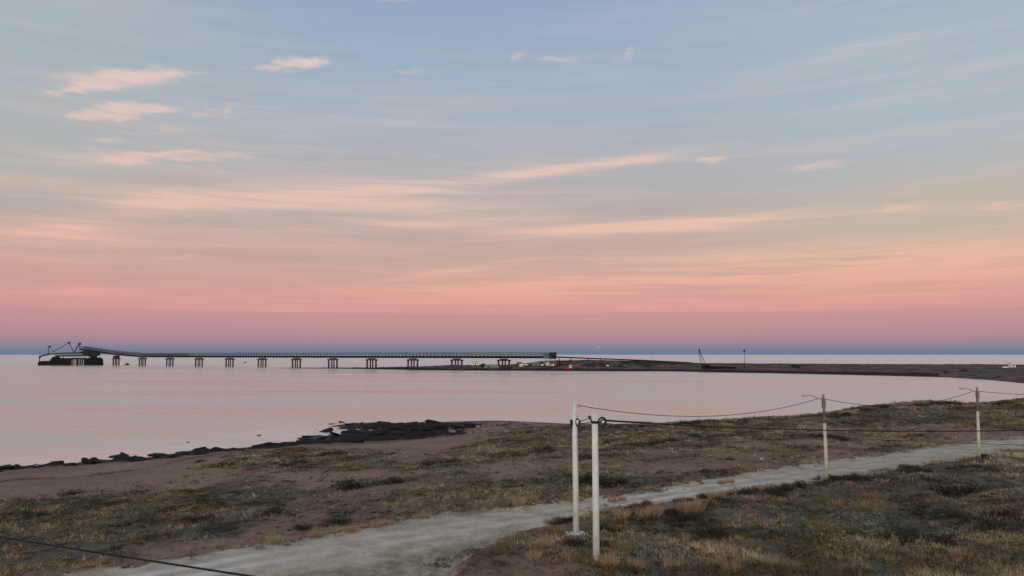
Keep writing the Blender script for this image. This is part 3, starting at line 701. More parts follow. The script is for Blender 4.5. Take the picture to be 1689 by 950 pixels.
tent(811, 606, 17, 'long low green shelter between the two last jetty piers')
b = G(797, 605); r = thing('storage_tank', 'black domed tank at the left end of the green shelter', 'tank', b)
m = MB(); m.tube([b+Vector((0,0,-1)), b+Vector((0,0,2.2))], 3.0, 14); m.build('shell', 'dark', r)
m = MB(); m.dome(b+Vector((0,0,2.2)), 3.0, sz_=.6); m.build('lid', 'dark', r)
def truck(px, py, L_, body, cab, label, cat='truck', flip=1):
    b = G(px, py); r = thing('parked_truck' if cat == 'truck' else 'excavator' if cat == 'excavator' else 'parked_van', label, cat, b)
    w_ = 2.3; h = L_*.36
    if cat == 'excavator':
        m = MB(); m.box(b+Vector((0,0,.5)), (L_*.6, w_, 1.0)); m.build('track', 'dark', r)
        m = MB(); m.box(b+Vector((-.05*L_,0,1.7)), (L_*.5, w_*.9, 1.3)); m.build('body', body, r)
        m = MB(); m.box(b+Vector((.12*L_*flip,0,2.9)), (L_*.2, w_*.5, 1.2)); m.build('cab', cab, r)
        m = MB(); m.beam(b+Vector((.15*L_*flip,0.8,1.8)), b+Vector((.5*L_*flip,.8,4.4)), .5, .6); m.beam(b+Vector((.5*L_*flip,.8,4.4)), b+Vector((.75*L_*flip,.8,1.6)), .4, .4); m.build('arm', body, r)
        m = MB(); m.box(b+Vector((.76*L_*flip,.8,1.1)), (.9, 1, .9)); m.build('bucket', 'dark', r); return
    m = MB(); m.box(b+Vector((-.12*L_*flip,0,.9+h*.42)), (L_*.68, w_, h*.8)); m.build('body', body, r)
    m = MB(); m.prism([(.23*L_, .6), (.48*L_, .6), (.48*L_, .6+h*.35), (.42*L_, .6+h*.75), (.23*L_, .6+h*.75)] if flip > 0 else [(-.23*L_, .6), (-.23*L_, .6+h*.75), (-.42*L_, .6+h*.75), (-.48*L_, .6+h*.35), (-.48*L_, .6)], -w_/2, w_/2, b); cb = m.build('cab', cab, r)
    m = MB(); m.box(b+Vector((.34*L_*flip, -w_/2-.02, .6+h*.52)), (L_*.12, .05, h*.28)); m.build('window', 'glass', cb)
    for fx in (-.3, .3):
        for fy in (-1, 1):
            q0 = b+Vector((fx*L_, fy*(w_/2-.1), .45)); m = MB(); m.tube([q0-Vector((0,.15,0)), q0+Vector((0,.15,0))], .5, 12); m.build('wheel', 'black', r)
truck(857, 601.5, 8, 'red', 'red', 'faded red truck behind the white cabin by the last pier')
truck(868, 604, 4.6, 'white', 'white', 'small white van right of the red truck', 'van')
truck(895, 604.5, 4.5, 'white', 'dark', 'white van with dark cab parked below the jetty house', 'van')
truck(911, 604.5, 5, 'white', 'white', 'white van parked at the foot of the brown mound', 'van', -1)
truck(1003, 605.3, 4.2, 'white', 'dark', 'lone white van with dark cab on the headland shore', 'van')
truck(1658, 608.5, 4.6, 'white', 'white', 'low white truck parked beside the white kiosk', 'truck')
truck(957, 607.5, 6.5, 'red', 'dark', 'red excavator with folded arm on the dark shore', 'excavator', -1)
truck(935, 600.5, 6, 'rust', 'rust', 'rust coloured truck on the brown mound', 'truck')
truck(1312, 607, 9, 'dark', 'dark', 'black truck standing alone on the flat headland', 'truck')
bt = boat(939, 608.5, 0, 11, 'red hulled boat with white cabin hauled out on the dark shore', 'red', 'white')
# derelict barge, crane, mast
b = G(1182, 608); 
r = thing('beached_barge', 'long black barge lying under the leaning crane', 'barge', b)
m = MB(); m.prism([(-15,-.5),(17,-.5),(21,1.2),(20,2.0),(14,2.3),(-4,2.7),(-14,2.6),(-16,1.6)], -4, 4, b); m.build('hull', 'hull', r)
m = MB(); m.box(b+Vector((-10,0,3.4)), (5, 4, 1.6)); m.build('deck_house', 'hull', r)
b = G(1163, 606)
r = thing('crane', 'derelict crane with two thin leaning lattice booms against the sea', 'crane', b)
def lattice(A_, B_, w_, name):
    m = MB(); d = (B_-A_).normalized(); o1 = d.cross(Vector((0,1,0))).normalized()*w_; 
    for s_ in (0, 1): m.beam(A_+o1*s_, B_+o1*s_*.4, .26, .26)
    k = 12
    for i in range(k): m.beam(A_.lerp(B_, i/k)+o1*(i % 2), A_.lerp(B_, (i+1)/k)+o1*((i+1) % 2)*.6, .16, .16)
    m.build(name, 'dark', r)
lattice(at_depth(1157.5, 599, b.y), at_depth(1152.6, 576.5, b.y), 1.0, 'boom'); lattice(at_depth(1163, 598, b.y), at_depth(1154.2, 577.5, b.y), 1.0, 'back_stay')
m = MB(); m.box(b+Vector((0,0,2.5)), (7, 4, 3.2)); m.build('machinery_house', 'dark', r)
m = MB(); m.box(b+Vector((0,0,.5)), (8.5, 5, 1.4)); m.build('crawler', 'dark', r)
m = MB(); q0 = at_depth(1153.3, 577, b.y); m.box(q0, (1.6, 1.2, 1.8)); m.build('boom_head', 'dark', r)
b = G(1228, 606); tp = at_depth(1227.6, 578.5, b.y)
r = thing('signal_mast', 'tall thin mast with a small head standing on the headland', 'mast', b)
m = MB(); m.tube([b, tp], [.32, .16], 6); m.build('pole', 'dark', r)
m = MB(); m.box(tp, (1.7, 1.2, 2.6)); m.build('lantern', 'dark', r)
for i, (px, ty) in enumerate(((1471,591),(1535,591),(1570,592),(1603,591.5),(1637,592),(1360,592),(1075,589),(1300,593))):
    b = G(px, 602.6); tp = at_depth(px, ty, b.y)
    r = thing('utility_pole', 'faint thin utility pole in the row along the headland crest', 'utility pole', b, 'thin poles along the headland crest')
    m = MB(); m.tube([b-Vector((0,0,1)), tp], .10, 5); m.build('pole', 'wood', r)
    m = MB(); m.beam(tp+Vector((-.9,0,-.5)), tp+Vector((.9,0,-.5)), .12, .15); m.build('crossarm', 'wood', r)
for px, py, L_ in [(1022,604,7),(1044,602,9),(1066,605.5,8),(1092,604,10),(1108,606,6),(1120,603,5),(1238,606,9),(1252,606.5,6),(972,602,8),(985,599,6),(1340,608,8),(1395,608,7),(1452,611,9),(1480,613,7),(1530,612,10),(1560,615,6),(1590,613,8),(926,599,6),(1215,605,5)]:
    b = G(px, py); m = MB(); n_ = 14; R_ = np.random.default_rng(px)
    rings = [[b+Vector((math.cos(2*math.pi*k/n_)*L_*.5*f*R_.uniform(.85,1.15), math.sin(2*math.pi*k/n_)*2.5*f*R_.uniform(.8,1.2), z_*R_.uniform(.75,1.2))) for k in range(n_)] for f, z_ in ((1.05,-.3),(.8,.9),(.45,1.6),(.12,1.9))]
    m.add(sum(rings, []), [(j*n_+k, j*n_+(k+1) % n_, (j+1)*n_+(k+1) % n_, (j+1)*n_+k) for j in range(3) for k in range(n_)]+[tuple(3*n_+k for k in range(n_))])
    tag(m.build('scrap_heap', random.choice(('rust','dark','rust'))), 'low dark or rusty heap of scrap on the far headland', 'heap', 'scrap heaps on the headland')
# gull
gc = at_depth(987.5, 573, 150.)
r = thing('gull', 'white gull gliding low in the pink sky right of the jetty', 'gull', gc)
m = MB(); m.tube([gc+Vector((-.26,0,-.02)), gc+Vector((-.16,0,0)), gc+Vector((0,0,.0)), gc+Vector((.14,0,.02)), gc+Vector((.22,0,.035)), gc+Vector((.27,0,.03))], [.02,.06,.085,.06,.05,.02], 10)
m.add([gc+Vector(v) for v in ((-.22,-.03,0),(-.22,.03,0),(-.38,.08,-.01),(-.38,-.08,-.01))], [(0,1,2,3)])
def wing(s_):
    pts = [(.09,.04*s_,.03),(-.08,.04*s_,.03),(-.06,.36*s_,.20),(.10,.34*s_,.20),(-.12,.72*s_,.09),(-.02,.68*s_,.10)]
    m.add([gc+Vector(p) for p in pts]+[gc+Vector(p)+Vector((0,0,-.015)) for p in pts], [(0,1,2,3),(3,2,4,5),(9,8,7,6),(11,10,8,9),(0,3,9,6),(3,5,11,9),(1,7,8,2),(2,8,10,4),(4,10,11,5)])
wing(1); wing(-1)
m.build('body', 'gull', r)
m = MB(); m.tube([gc+Vector((.27,0,.03)), gc+Vector((.33,0,.015))], [.015,.004], 6); m.build('beak', 'beak', r)

# ------------------------------------------------------------------ poles and cables
def zat(px, py, y): return at_depth(px, py, y)
p1b = G(984, 932); p1t = zat(981, 683.5, p1b.y); p2b = G(950.5, 880); p2t = zat(947.5, 663, p2b.y)
P1 = thing('concrete_pole', 'nearer and shorter of the two pale concrete poles beside the gravel road', 'pole', p1b, 'pair of concrete poles')
m = MB(); m.tube([p1b-Vector((0,0,1)), p1b.lerp(p1t, .5), p1t], [.185, .172, .155], 20); m.build('shaft', 'concrete', P1)
ry = p1t.z-(696-683.5)/F*p1b.y
m = MB(); m.tube([(p1t.x, p1t.y, ry-.06), (p1t.x, p1t.y, ry+.07)], .185, 20); m.build('clamp_band', 'black', P1)
def P1at(px, py, dy=0): return zat(px, py, p1b.y+dy)
m = MB(); m.tube([P1at(976,695), P1at(974.5,692.5), P1at(972,689), P1at(973,687.5)], .05, 6); m.ring(P1at(972.5,688), .06, .03); m.build('cable_hook', 'black', P1)
m = MB(); m.tube([P1at(987,697), P1at(991,697)], .045, 6); m.ring(P1at(993.5,696), .19, .045, sz=1.25); m.ring(P1at(995,695.5,.2), .13, .04); m.build('cable_loop', 'black', P1)
m = MB(); m.tube([P1at(994.5,696,.0)-Vector((0,.1,0)), P1at(994.5,696)+Vector((0,.1,0))], .08, 10); m.build('insulator', 'lens', P1)
P2 = thing('concrete_pole', 'farther and taller of the two pale concrete poles standing on a slab', 'pole', p2b, 'pair of concrete poles')
m = MB(); m.tube([p2b-Vector((0,0,.5)), p2b.lerp(p2t, .5), p2t], [.195, .175, .135], 20); m.build('shaft', 'concrete', P2)
m = MB(); m.box(p2b+Vector((-.05,-.1,.04)), (1.15, .8, .12), .15); m.build('base_slab', 'concrete', P2)
def P2at(px, py, dy=0): return zat(px, py, p2b.y+dy)
m = MB(); m.tube([P2at(951,668), P2at(957,669.3)], .035, 6); m.tube([P2at(951,672), P2at(957,669.3)], .025, 6); m.ring(P2at(956.5,669.2), .07, .03); m.build('cable_hook', 'steel', P2)
m = MB(); m.ring(P2at(952.5,696.5,-.1), .14, .05, sz=1.6); m.build('cable_loop', 'black', P2)
m = MB(); m.tube([P2at(952.5,696.5)-Vector((0,.16,0)), P2at(952.5,696.5)+Vector((0,.1,0))], .08, 10); m.build('insulator', 'lens', P2)
m = MB(); b_ = P2at(942.3,697); m.box(b_, (.13, .25, .36)); m.build('junction_box', 'black', P2)
m = MB(); m.tube([P2at(951,684,-.15), P2at(954,690,-.2), P2at(958,694.5,-.25)], .018, 5); m.build('drop_wire', 'steel', P2)
def lamp(px, by, tx, ty, label, k):
    b = G(px, by); tp = zat(tx, ty, b.y); r = thing('street_lamp', label, 'street lamp', b, 'street lamps beside the gravel road')
    q_ = lambda x, y, dy=0: zat(x, y, b.y+dy)
    s_ = b.y/F; mid = b.lerp(tp, .66)
    m = MB(); m.tube([b-Vector((0,0,.6)), b.lerp(tp, .33), mid], [.17, .15, .125], 14); m.build('pole', 'greenpole', r)
    m = MB(); m.tube([mid, tp-Vector((0,0,.5)), tp], [.127, .10, .085], 12); m.build('upper_pole', 'wood', r)
    m = MB(); m.box(tp-Vector((0,.02,.45+.35)), (.26, .28, .75)); m.build('control_box', 'wood', r)
    j = tp-Vector((0,0,.42)); arm = [j, j+Vector((-.45,-.05,.02)), j+Vector((-1.0,-.15,.28)), j+Vector((-1.35,-.2,.36))]
    m = MB(); m.tube(arm, .04, 8); m.tube([tp-Vector((0,0,.1)), j+Vector((-.45,-.05,.02))], .015, 5); m.build('arm', 'steel', r)
    h = arm[-1]; m = MB()
    m.tube([h+Vector((.08,0,0)), h+Vector((-.08,-.02,.02)), h+Vector((-.35,-.05,.03)), h+Vector((-.62,-.09,.02)), h+Vector((-.72,-.1,.0))], [.04,.09,.13,.11,.04], 12); hd = m.build('lamp_head', 'lampg', r)
    m = MB(); m.dome((0,0,0), .1, 2.3, 1, .9); m.v = [h+Vector((-.38,-.05,-.06))+Vector((v.x, v.y, -v.z)) for v in m.v]; m.build('lens', 'lens', hd)
    return r, b, tp, j
L3, b3, t3, j3 = lamp(1364, 793, 1358, 650, 'nearer street lamp with thin green pole at the far verge of the scrub', 1)
L4, b4, t4, j4 = lamp(1615, 756, 1611.5, 638.5, 'farther street lamp rising in front of the dune at the right', 2)
def cable(name, a, b, sag, rad, label, seg=40, group=None, cat='cable'):
    a = Vector(a); b = Vector(b)
    pts = [a.lerp(b, i/seg)-Vector((0,0,4*sag*(i/seg)*(1-i/seg))) for i in range(seg+1)]
    m = MB(); m.tube([p-a for p in pts], rad, 6)
    o = m.build(name, 'cable'); o.location = a; tag(o, label, cat, group)
cable('overhead_cable', P2at(957,669.3), j3+Vector((-.45,0,.05)), 1.05, .024, 'thin sagging cable between the taller concrete pole and the nearer street lamp')
cable('overhead_cable', j3+Vector((.08,0,0)), j4+Vector((-.45,0,0)), 1.0, .026, 'thin sagging cable between the two street lamps')
cable('overhead_cable', j4+Vector((.08,0,0)), zat(1950, 628, b4.y+35), 1.1, .028, 'thin cable leaving the farther street lamp to the right edge')
cable('overhead_cable', P1at(995,694), zat(2100, 690, 44), 0.62, .030, 'thick black power cable running right from the nearer concrete pole')
cable('overhead_cable', P1at(995,698,.1), zat(2100, 740, 48), 0.35, .014, 'faint thin wire below the thick black power cable')
cable('tie_cable', P2at(954.5,696.5), P1at(973,689), .0, .02, 'short slack cable linking the two concrete poles')
cable('tie_cable', P2at(955,698), P1at(976,696.5), .03, .03, 'short thick cable at clamp height between the concrete poles')
cable('overhead_cable', P1at(996,692.5), zat(1075, 696.5, p1b.y+1.2), .02, .03, 'black cable end strap beside the thick power cable', 14)
cable('overhead_cable', zat(-500, 796, 26), zat(900, 1022, 12.5), .12, .021, 'black cable crossing the lower left corner', 60)

# ------------------------------------------------------------------ rocks
def rock_mesh(name, seed, mat, flat=.5):
    import bmesh
    bm = bmesh.new(); bmesh.ops.create_icosphere(bm, subdivisions=3, radius=1)
    R_ = np.random.default_rng(seed); pl_ = [(Vector(R_.normal(size=3)).normalized(), R_.uniform(.55, .9)) for _ in range(11)]
    for v in bm.verts:
        for n_, d_ in pl_:
            k = v.co.dot(n_)
            if k > d_: v.co -= n_*(k-d_)
        c = v.co; s_ = 1+.16*(vnoise(np.array([c.x*2.3+seed]), np.array([c.y*2.3+c.z*3.1]), seed)[0]-.5)
        v.co = Vector((c.x*s_, c.y*s_*.85, c.z*s_*flat))
    me = bpy.data.meshes.new(name); bm.to_mesh(me); bm.free(); me.materials.append(MAT[mat]); return me
RB = [rock_mesh('boulder', i, 'rockb', .36) for i in range(6)]; RP = [rock_mesh('boulder', 20+i, 'rockp', .4) for i in range(4)]; RS = [rock_mesh('stone', 40+i, 'stone', .6) for i in range(4)]
def rock_at(x, y, s, lib, name, label, cat, group, sink=.25, zmin=-.3):
    o = bpy.data.objects.new(name, random.choice(lib)); C.objects.link(o); z = max(hs1(x, y), zmin)
    o.location = (x, y, z-s*.5*sink); o.rotation_euler = (random.uniform(-.35,.35), random.uniform(-.35,.35), random.uniform(-.6,.9) if lib is RB else random.uniform(0, 6.28))
    k_ = 1.9 if lib is RB else 1.3
    o.scale = (s*random.uniform(.8,k_), s*random.uniform(.7,1.2), s*random.uniform(.7,1.4)); tag(o, label, cat, group); return o
def inpoly(Pg, n):
    out = []; lo = Pg.min(0); hi = Pg.max(0)
    while len(out) < n:
        q_ = rng.uniform(lo, hi, (400, 2)); out += list(q_[pdist(Pg, q_[:, 0], q_[:, 1]) > 0])
    return out[:n]
for x, y in inpoly(REEF[0], 130): rock_at(x, y, random.choice((.4,.6,.8,1.1,1.6,2.1)), RB, 'boulder', 'wet black boulder in the dark reef that juts into the water', 'boulder', 'black boulders of the reef')
crown = [(690,702,2.2),(640,706,2.0),(600,709,1.8),(720,701,1.8),(745,698,1.3),(664,703,1.6),(560,712,1.7),(620,712,1.8),(580,706,1.5),(700,710,1.8),(740,708,1.5),(765,703,1.3),(655,716,1.5),(530,716,1.2),(600,720,1.3)]
for px, py, s in crown: p = at_z(px, py+5, .6); rock_at(p.x, p.y, s, RB, 'boulder', 'wet black boulder in the dark reef that juts into the water', 'boulder', 'black boulders of the reef', 0, .3)
for x, y in inpoly(REEF[1], 85): rock_at(x, y, random.choice((.35,.55,.75,1.0,1.3)), RB, 'boulder', 'low black rock in the band along the waterline of the beach at left', 'boulder', 'black rocks along the waterline')
for px, py, s in [(60,766,.5),(90,762,.7),(190,754,1.2),(205,751,1.3),(215,756,1.0),(258,752,1.6),(268,755,1.2),(325,742,1.2),(300,746,1.0),(340,745,1.0),(310,730,.5),(425,719,.5),(15,774,1.0)]:
    p = at_z(px, py, 0); rock_at(p.x, p.y, s, RB, 'boulder', 'low black rock in the band along the waterline of the beach at left', 'boulder', 'black rocks along the waterline', .1, -.05)
for x, y in inpoly(PALE, 45): rock_at(x, y, random.choice((.5,.8,1.1,1.5)), RP, 'boulder', 'flat pale mauve boulder at the landward end of the reef', 'boulder', 'pale boulders at the landward end of the reef', .2, .4)
for px, py, s in [(825,699,2.2),(850,699,2.2),(868,700,1.6)]:
    p = at_z(px, py+3, 1.2); rock_at(p.x, p.y, s, RP, 'boulder', 'flat pale mauve boulder at the landward end of the reef', 'boulder', 'pale boulders at the landward end of the reef', 0, 1.0)
for px, py, s in [(965,706,.7),(985,705,.8),(998,704,.8),(1008,704,1.0),(1020,705,.6),(1042,704,.7),(1058,703,.8),(1070,703,.9),(1085,702,.9),(1098,702,.7),(1115,701,.6)]:
    p = march(px, py); rock_at(p.x, p.y, s, RB, 'boulder', 'dark rock on the dune crest right of the concrete poles', 'boulder', 'dark rocks on the dune crest', .1, .3)
edge = [(x, 893-(x-468)*.143-random.uniform(0, 3)) for x in np.linspace(405, 690, 46)] + [(x, 836-(x-850)*.105-random.uniform(-1, 3)) for x in np.linspace(850, 1240, 26)] + [(x, 858-(x-700)*.135) for x in np.linspace(700, 840, 8)]
for px, py in edge:
    p = march(px+random.uniform(-3,3), py+random.uniform(-1,1.5)); rock_at(p.x, p.y, random.uniform(.07,.17), RS, 'stone', 'small pale stone in the line along the seaward edge of the gravel road', 'stone', 'pale stones along the road edge', .2)
EDGE2 = [(x, np.interp(x, [400,500,600,700,850,1000,1100,1200,1300,1400,1500,1600], [903,886,868,851,837,820,803,785,769,754,741,728])) for x in rng.uniform(420, 1600, 60)]
p = march(1255.5, 757); rock_at(p.x, p.y, .34, RS, 'stone', 'larger of two white stones lying on the brown ground beyond the road', 'stone', None, .1)
p = march(1306, 755); rock_at(p.x, p.y, .24, RS, 'stone', 'smaller of two white stones on the brown ground, nearer the street lamp', 'stone', None, .1)

for px, py in EDGE2: p = march(px, py+random.uniform(-2, 2)); rock_at(p.x, p.y, random.uniform(.06,.16), RS, 'stone', 'small pale stone in the line along the seaward edge of the gravel road', 'stone', 'pale stones along the road edge', .2)
# ------------------------------------------------------------------ vegetation
GOLD = np.array([(.38,.295,.19),(.32,.245,.16),(.25,.19,.13)]); STRAW = np.array([(.40,.34,.20),(.34,.28,.17)])
OLIVE = np.array([(.135,.122,.068),(.095,.092,.052),(.165,.138,.085)]); GREY = np.array([(.10,.118,.09),(.14,.155,.13),(.075,.09,.08)])
DARK = np.array([(.030,.030,.020),(.045,.036,.028),(.024,.028,.016)]); RUSS = np.array([(.15,.10,.08),(.12,.085,.075),(.18,.12,.09)])
def blades(cx_, cy_, cz_, rad, hgt, col, nb, width, lean=.5, seed=0):
    """arrays: one entry per tuft -> triangles"""
    R_ = np.random.default_rng(seed); n = len(cx_); N = n*nb
    i = np.repeat(np.arange(n), nb); a = R_.uniform(0, 2*np.pi, N); rr_ = np.sqrt(R_.uniform(0, 1, N))*rad[i]
    bx = cx_[i]+np.cos(a)*rr_; by = cy_[i]+np.sin(a)*rr_; bz = cz_[i]-.03
    a2 = a+R_.normal(0, .7, N); h = hgt[i]*R_.uniform(.45, 1.1, N); l = h*np.abs(R_.normal(lean, .3, N))
    wa = R_.uniform(0, np.pi, N); w_ = width[i]*R_.uniform(.6, 1.3, N)
    tip = np.c_[bx+np.cos(a2)*l, by+np.sin(a2)*l, bz+h]
    d = np.c_[np.cos(wa)*w_, np.sin(wa)*w_, np.zeros(N)]*.5
    b = np.c_[bx, by, bz]; co2 = np.stack([b-d, b+d, tip], 1).reshape(-1, 3)
    cc = col[i]*R_.uniform(.72, 1.28, (N, 1)); 
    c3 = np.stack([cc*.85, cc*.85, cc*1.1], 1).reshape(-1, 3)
    return co2, np.arange(N*3), c3
def leaves(cx_, cy_, cz_, rad, hgt, col, nl, size, seed=0):
    R_ = np.random.default_rng(seed); n = len(cx_); N = n*nl; i = np.repeat(np.arange(n), nl)
    v = R_.normal(size=(N, 3)); v /= np.linalg.norm(v, axis=1)[:, None]; v[:, 2] = np.abs(v[:, 2]); q_ = R_.uniform(.45, 1.05, N)**.6
    lump = 1+.35*np.sin(v[:, 0]*5+i*1.7)*np.cos(v[:, 1]*4+i)
    c0 = np.c_[cx_[i]+v[:, 0]*q_*rad[i]*lump, cy_[i]+v[:, 1]*q_*rad[i]*lump, cz_[i]+v[:, 2]*q_*hgt[i]*lump]
    a = R_.normal(size=(N, 3)); a /= np.linalg.norm(a, axis=1)[:, None]; b = np.cross(a, R_.normal(size=(N, 3))); b /= np.linalg.norm(b, axis=1)[:, None]
    s_ = (size[i]*R_.uniform(.5, 1.3, N))[:, None]
    co2 = np.stack([c0-a*s_, c0-b*s_*.45, c0+a*s_, c0+b*s_*.45], 1).reshape(-1, 3)
    cc = col[i]*R_.uniform(.6, 1.4, (N, 1)); return co2, np.arange(N*4), np.repeat(cc, 4, 0)
# --- ground cover that nobody could count
NC = 150000
cy_ = 34+rng.uniform(0, 1, NC)**1.25*215; cxx = cy_*rng.uniform(-.72, .72, NC)
# far strip on the dune crests is denser
v_, rd_ = veg(cxx, cy_); cz_0 = np.where(rd_ > -1, 0, hs(cxx, cy_)); keep = rng.uniform(0, 1, NC) < np.where(v_ > .35, v_, v_*.26+.12*(cz_0 > 3.0))
cxx, cy_, v_ = cxx[keep], cy_[keep], v_[keep]; cz_ = hs(cxx, cy_)
tn = fbm(cxx*.07, cy_*.07, 61, 4); tn2 = fbm(cxx*.45, cy_*.45, 67, 3); tn3 = fbm(cxx*.12+40, cy_*.12, 71, 4)
patch = tn2 > .40                                        # leave bare gaps between clumps
cxx, cy_, v_, cz_, tn, tn2, tn3 = [q_[patch] for q_ in (cxx, cy_, v_, cz_, tn, tn2, tn3)]
dist = np.hypot(cxx, cy_); typ = rng.uniform(0, 1, len(cxx))
near_fore = (pdist(VEG[8][0], cxx, cy_) > -1)
gold_p = np.clip((tn-.40)*2.6, .05, .75)*np.where(near_fore, 1.0, .35)
isgold = typ < gold_p; isleaf = (~isgold) & (typ > .55)
def pick(arr, n): return arr[rng.integers(0, len(arr), n)]
n = len(cxx); col = pick(OLIVE, n)
gmask = tn3 > .52; col[gmask] = pick(GREY, gmask.sum())
rm = rng.uniform(0, 1, n) < .22; col[rm] = pick(RUSS, rm.sum())
dm = rng.uniform(0, 1, n) < .2; col[dm] = pick(DARK, dm.sum())
col[isgold] = pick(GOLD, isgold.sum()); st = isgold & (rng.uniform(0, 1, n) < .15); col[st] = pick(STRAW, st.sum())
col = col*(.36+1.55*sstep(fbm(cxx*.26, cy_*.26, 97, 4), .25, .75))[:, None]
sc_ = np.clip(dist/60, .8, 2.6)
gm = ~isleaf
co2, fi, c3 = blades(cxx[gm], cy_[gm], cz_[gm], .16*sc_[gm]*rng.uniform(.7, 1.5, gm.sum()), rng.uniform(.14, .34, gm.sum())*np.where(isgold[gm], 1.45, 1), col[gm], 9, .028*sc_[gm], .55, 1)
o = link('grass', np_mesh('grass', co2, fi, 3, c3), MAT['plant']); tag(o, 'dry golden and olive grass covering the dunes and verges', 'grass', kind='stuff')
lf = isleaf
lc = col[lf]; big = rng.uniform(0, 1, lf.sum())
co2, fi, c3 = leaves(cxx[lf], cy_[lf], cz_[lf]-.05, (.16+.55*big**3)*sc_[lf]**.7, (.12+.36*big**2), lc, 34, .055*sc_[lf]**.8, 2)
o = link('low_scrub', np_mesh('low_scrub', co2, fi, 4, c3), MAT['plant']); tag(o, 'low grey green scrub and cushion plants among the grass', 'scrub', kind='stuff')
print('tufts', gm.sum(), 'scrub', lf.sum())
# --- plants one can tell apart
Z1 = np.zeros(1); O1 = np.ones(1)
def tuss(seed, cols, h=.55):
    a = blades(Z1, Z1, Z1, O1*.30, O1*h*.9, cols[seed % len(cols)][None]*.85, 230, O1*.02, .24, seed)
    return np_mesh('grass_tussock', a[0], a[1], 3, a[2])
def shr(seed, cols, h=.5):
    R_ = np.random.default_rng(seed); k = 7; lx = R_.normal(0, .28, k); ly = R_.normal(0, .28, k)
    a = leaves(lx, ly, np.zeros(k)-.05, R_.uniform(.25, .45, k), R_.uniform(.5, 1, k)*h, cols[R_.integers(0, len(cols), k)], 110, O1.repeat(k)*.045, seed)
    b_ = blades(lx, ly, np.zeros(k)-.05, R_.uniform(.1, .2, k), R_.uniform(.7, 1, k)*h*1.05, cols[R_.integers(0, len(cols), k)]*.8, 24, O1.repeat(k)*.02, .4, seed+1)
    # twigs (triangles) are folded into quads by repeating the tip
    tq = b_[0].reshape(-1, 3, 3); tq = np.concatenate([tq, tq[:, 2:3]+[.004, 0, 0]], 1).reshape(-1, 3); tc_ = b_[2].reshape(-1, 3, 3); tc_ = np.concatenate([tc_, tc_[:, 2:3]], 1).reshape(-1, 3)
    co2 = np.r_[a[0], tq]; cc = np.r_[a[2], tc_]
    return np_mesh('shrub', co2, np.arange(len(co2)), 4, cc)
T_G = [tuss(i, GOLD) for i in range(4)]; T_S = [tuss(10+i, STRAW, .5) for i in range(2)]
S_D = [shr(i+3, DARK) for i in range(4)]; S_G = [shr(i+13, GREY) for i in range(3)]; S_O = [shr(i+23, OLIVE) for i in range(3)]; S_R = [shr(i+33, RUSS) for i in range(2)]
for l_ in (T_G, T_S, S_D, S_G, S_O, S_R):
    for me_ in l_: me_.materials.append(MAT['plant'])
def plant(px, py, s, lib, name, label, cat, group=None, wide=1.0, xy=None):
    p = G(px, py) if xy is None else Vector((xy[0], xy[1], hs1(*xy)))
    o = bpy.data.objects.new(name, random.choice(lib)); C.objects.link(o); o.location = p-Vector((0,0,.03)); o.rotation_euler = (0,0,random.uniform(0,6.28)); o.scale = (s*wide, s*wide, s)
    tag(o, label, cat, group)
TG = ('grass_tussock', 'golden grass tussock in the scrub on the near side of the road', 'grass tussock', 'golden tussocks near the road')
SD = ('shrub', 'dark low shrub in the scrub on the near side of the road', 'shrub', 'dark shrubs in the near scrub')
for x in rng.uniform(330, 1680, 44):
    y0 = float(np.interp(x, [400,500,600,700,850,1000,1100,1200,1300,1400,1500,1600,1689], [903,886,868,851,837,820,803,785,769,754,741,728,717])); plant(x, y0+random.uniform(-2, 1), random.uniform(.5, .95), T_G+T_S, 'grass_tussock', 'golden tussock at the seaward edge of the gravel road', 'grass tussock', 'golden tussocks along the far road edge')
for x in rng.uniform(900, 1640, 34):
    y0 = float(np.interp(x, [860,940,1000,1100,1200,1290,1360,1450,1550,1689], [875,857,843,827,816,803,792,779,765,740])); k_ = random.random() < .5
    if k_: plant(x, y0+random.uniform(-1, 4), random.uniform(.7, 1.2), T_G, 'grass_tussock', 'golden grass tussock in the scrub on the near side of the road', 'grass tussock', 'golden tussocks near the road')
    else: plant(x, y0+random.uniform(0, 4), random.uniform(.7, 1.1), S_D, 'shrub', 'dark low shrub in the scrub on the near side of the road', 'shrub', 'dark shrubs in the near scrub')
plant(1180, 824, 1.9, T_G, 'grass_tussock', 'tall golden tussock standing out alone against the pale road', 'grass tussock')
plant(1139, 846, 2.2, T_G, 'grass_tussock', 'broadest golden tussock at the road edge, below the lone tall one', 'grass tussock', None, 1.3)
plant(1579, 814, 2.2, S_D, 'shrub', 'largest near black shrub in the scrub below the farther street lamp', 'shrub', None, 1.5)
plant(582, 806, 2.1, S_D, 'shrub', 'widest dark shrub on the open brown ground beyond the road', 'shrub', None, 1.7)
plant(660, 797, 1.5, S_D, 'shrub', 'dark shrub at the right end of the clump on the open brown ground', 'shrub', None, 1.5)
plant(632, 799, 1.4, S_G, 'shrub', 'grey shrub between two dark ones on the open brown ground', 'shrub', None, 1.3)
plant(1376, 915, 2.0, S_O, 'shrub', 'large olive brown cushion shrub at the bottom right', 'shrub', None, 1.6)
plant(1366, 882, 1.6, S_O, 'shrub', 'olive cushion shrub just behind the largest one at the bottom right', 'shrub', None, 1.4)
plant(1475, 872, 1.5, S_G, 'shrub', 'dark blue grey cushion shrub in the middle of the near scrub', 'shrub', None, 1.3)
plant(447, 851, 1.4, S_D, 'shrub', 'small dark mound shrub in the brown sparse ground left of centre', 'shrub', None, 1.4)
plant(241, 858, 1.8, S_G, 'shrub', 'round dark grey shrub in the scrub at left', 'shrub', None, 1.3)
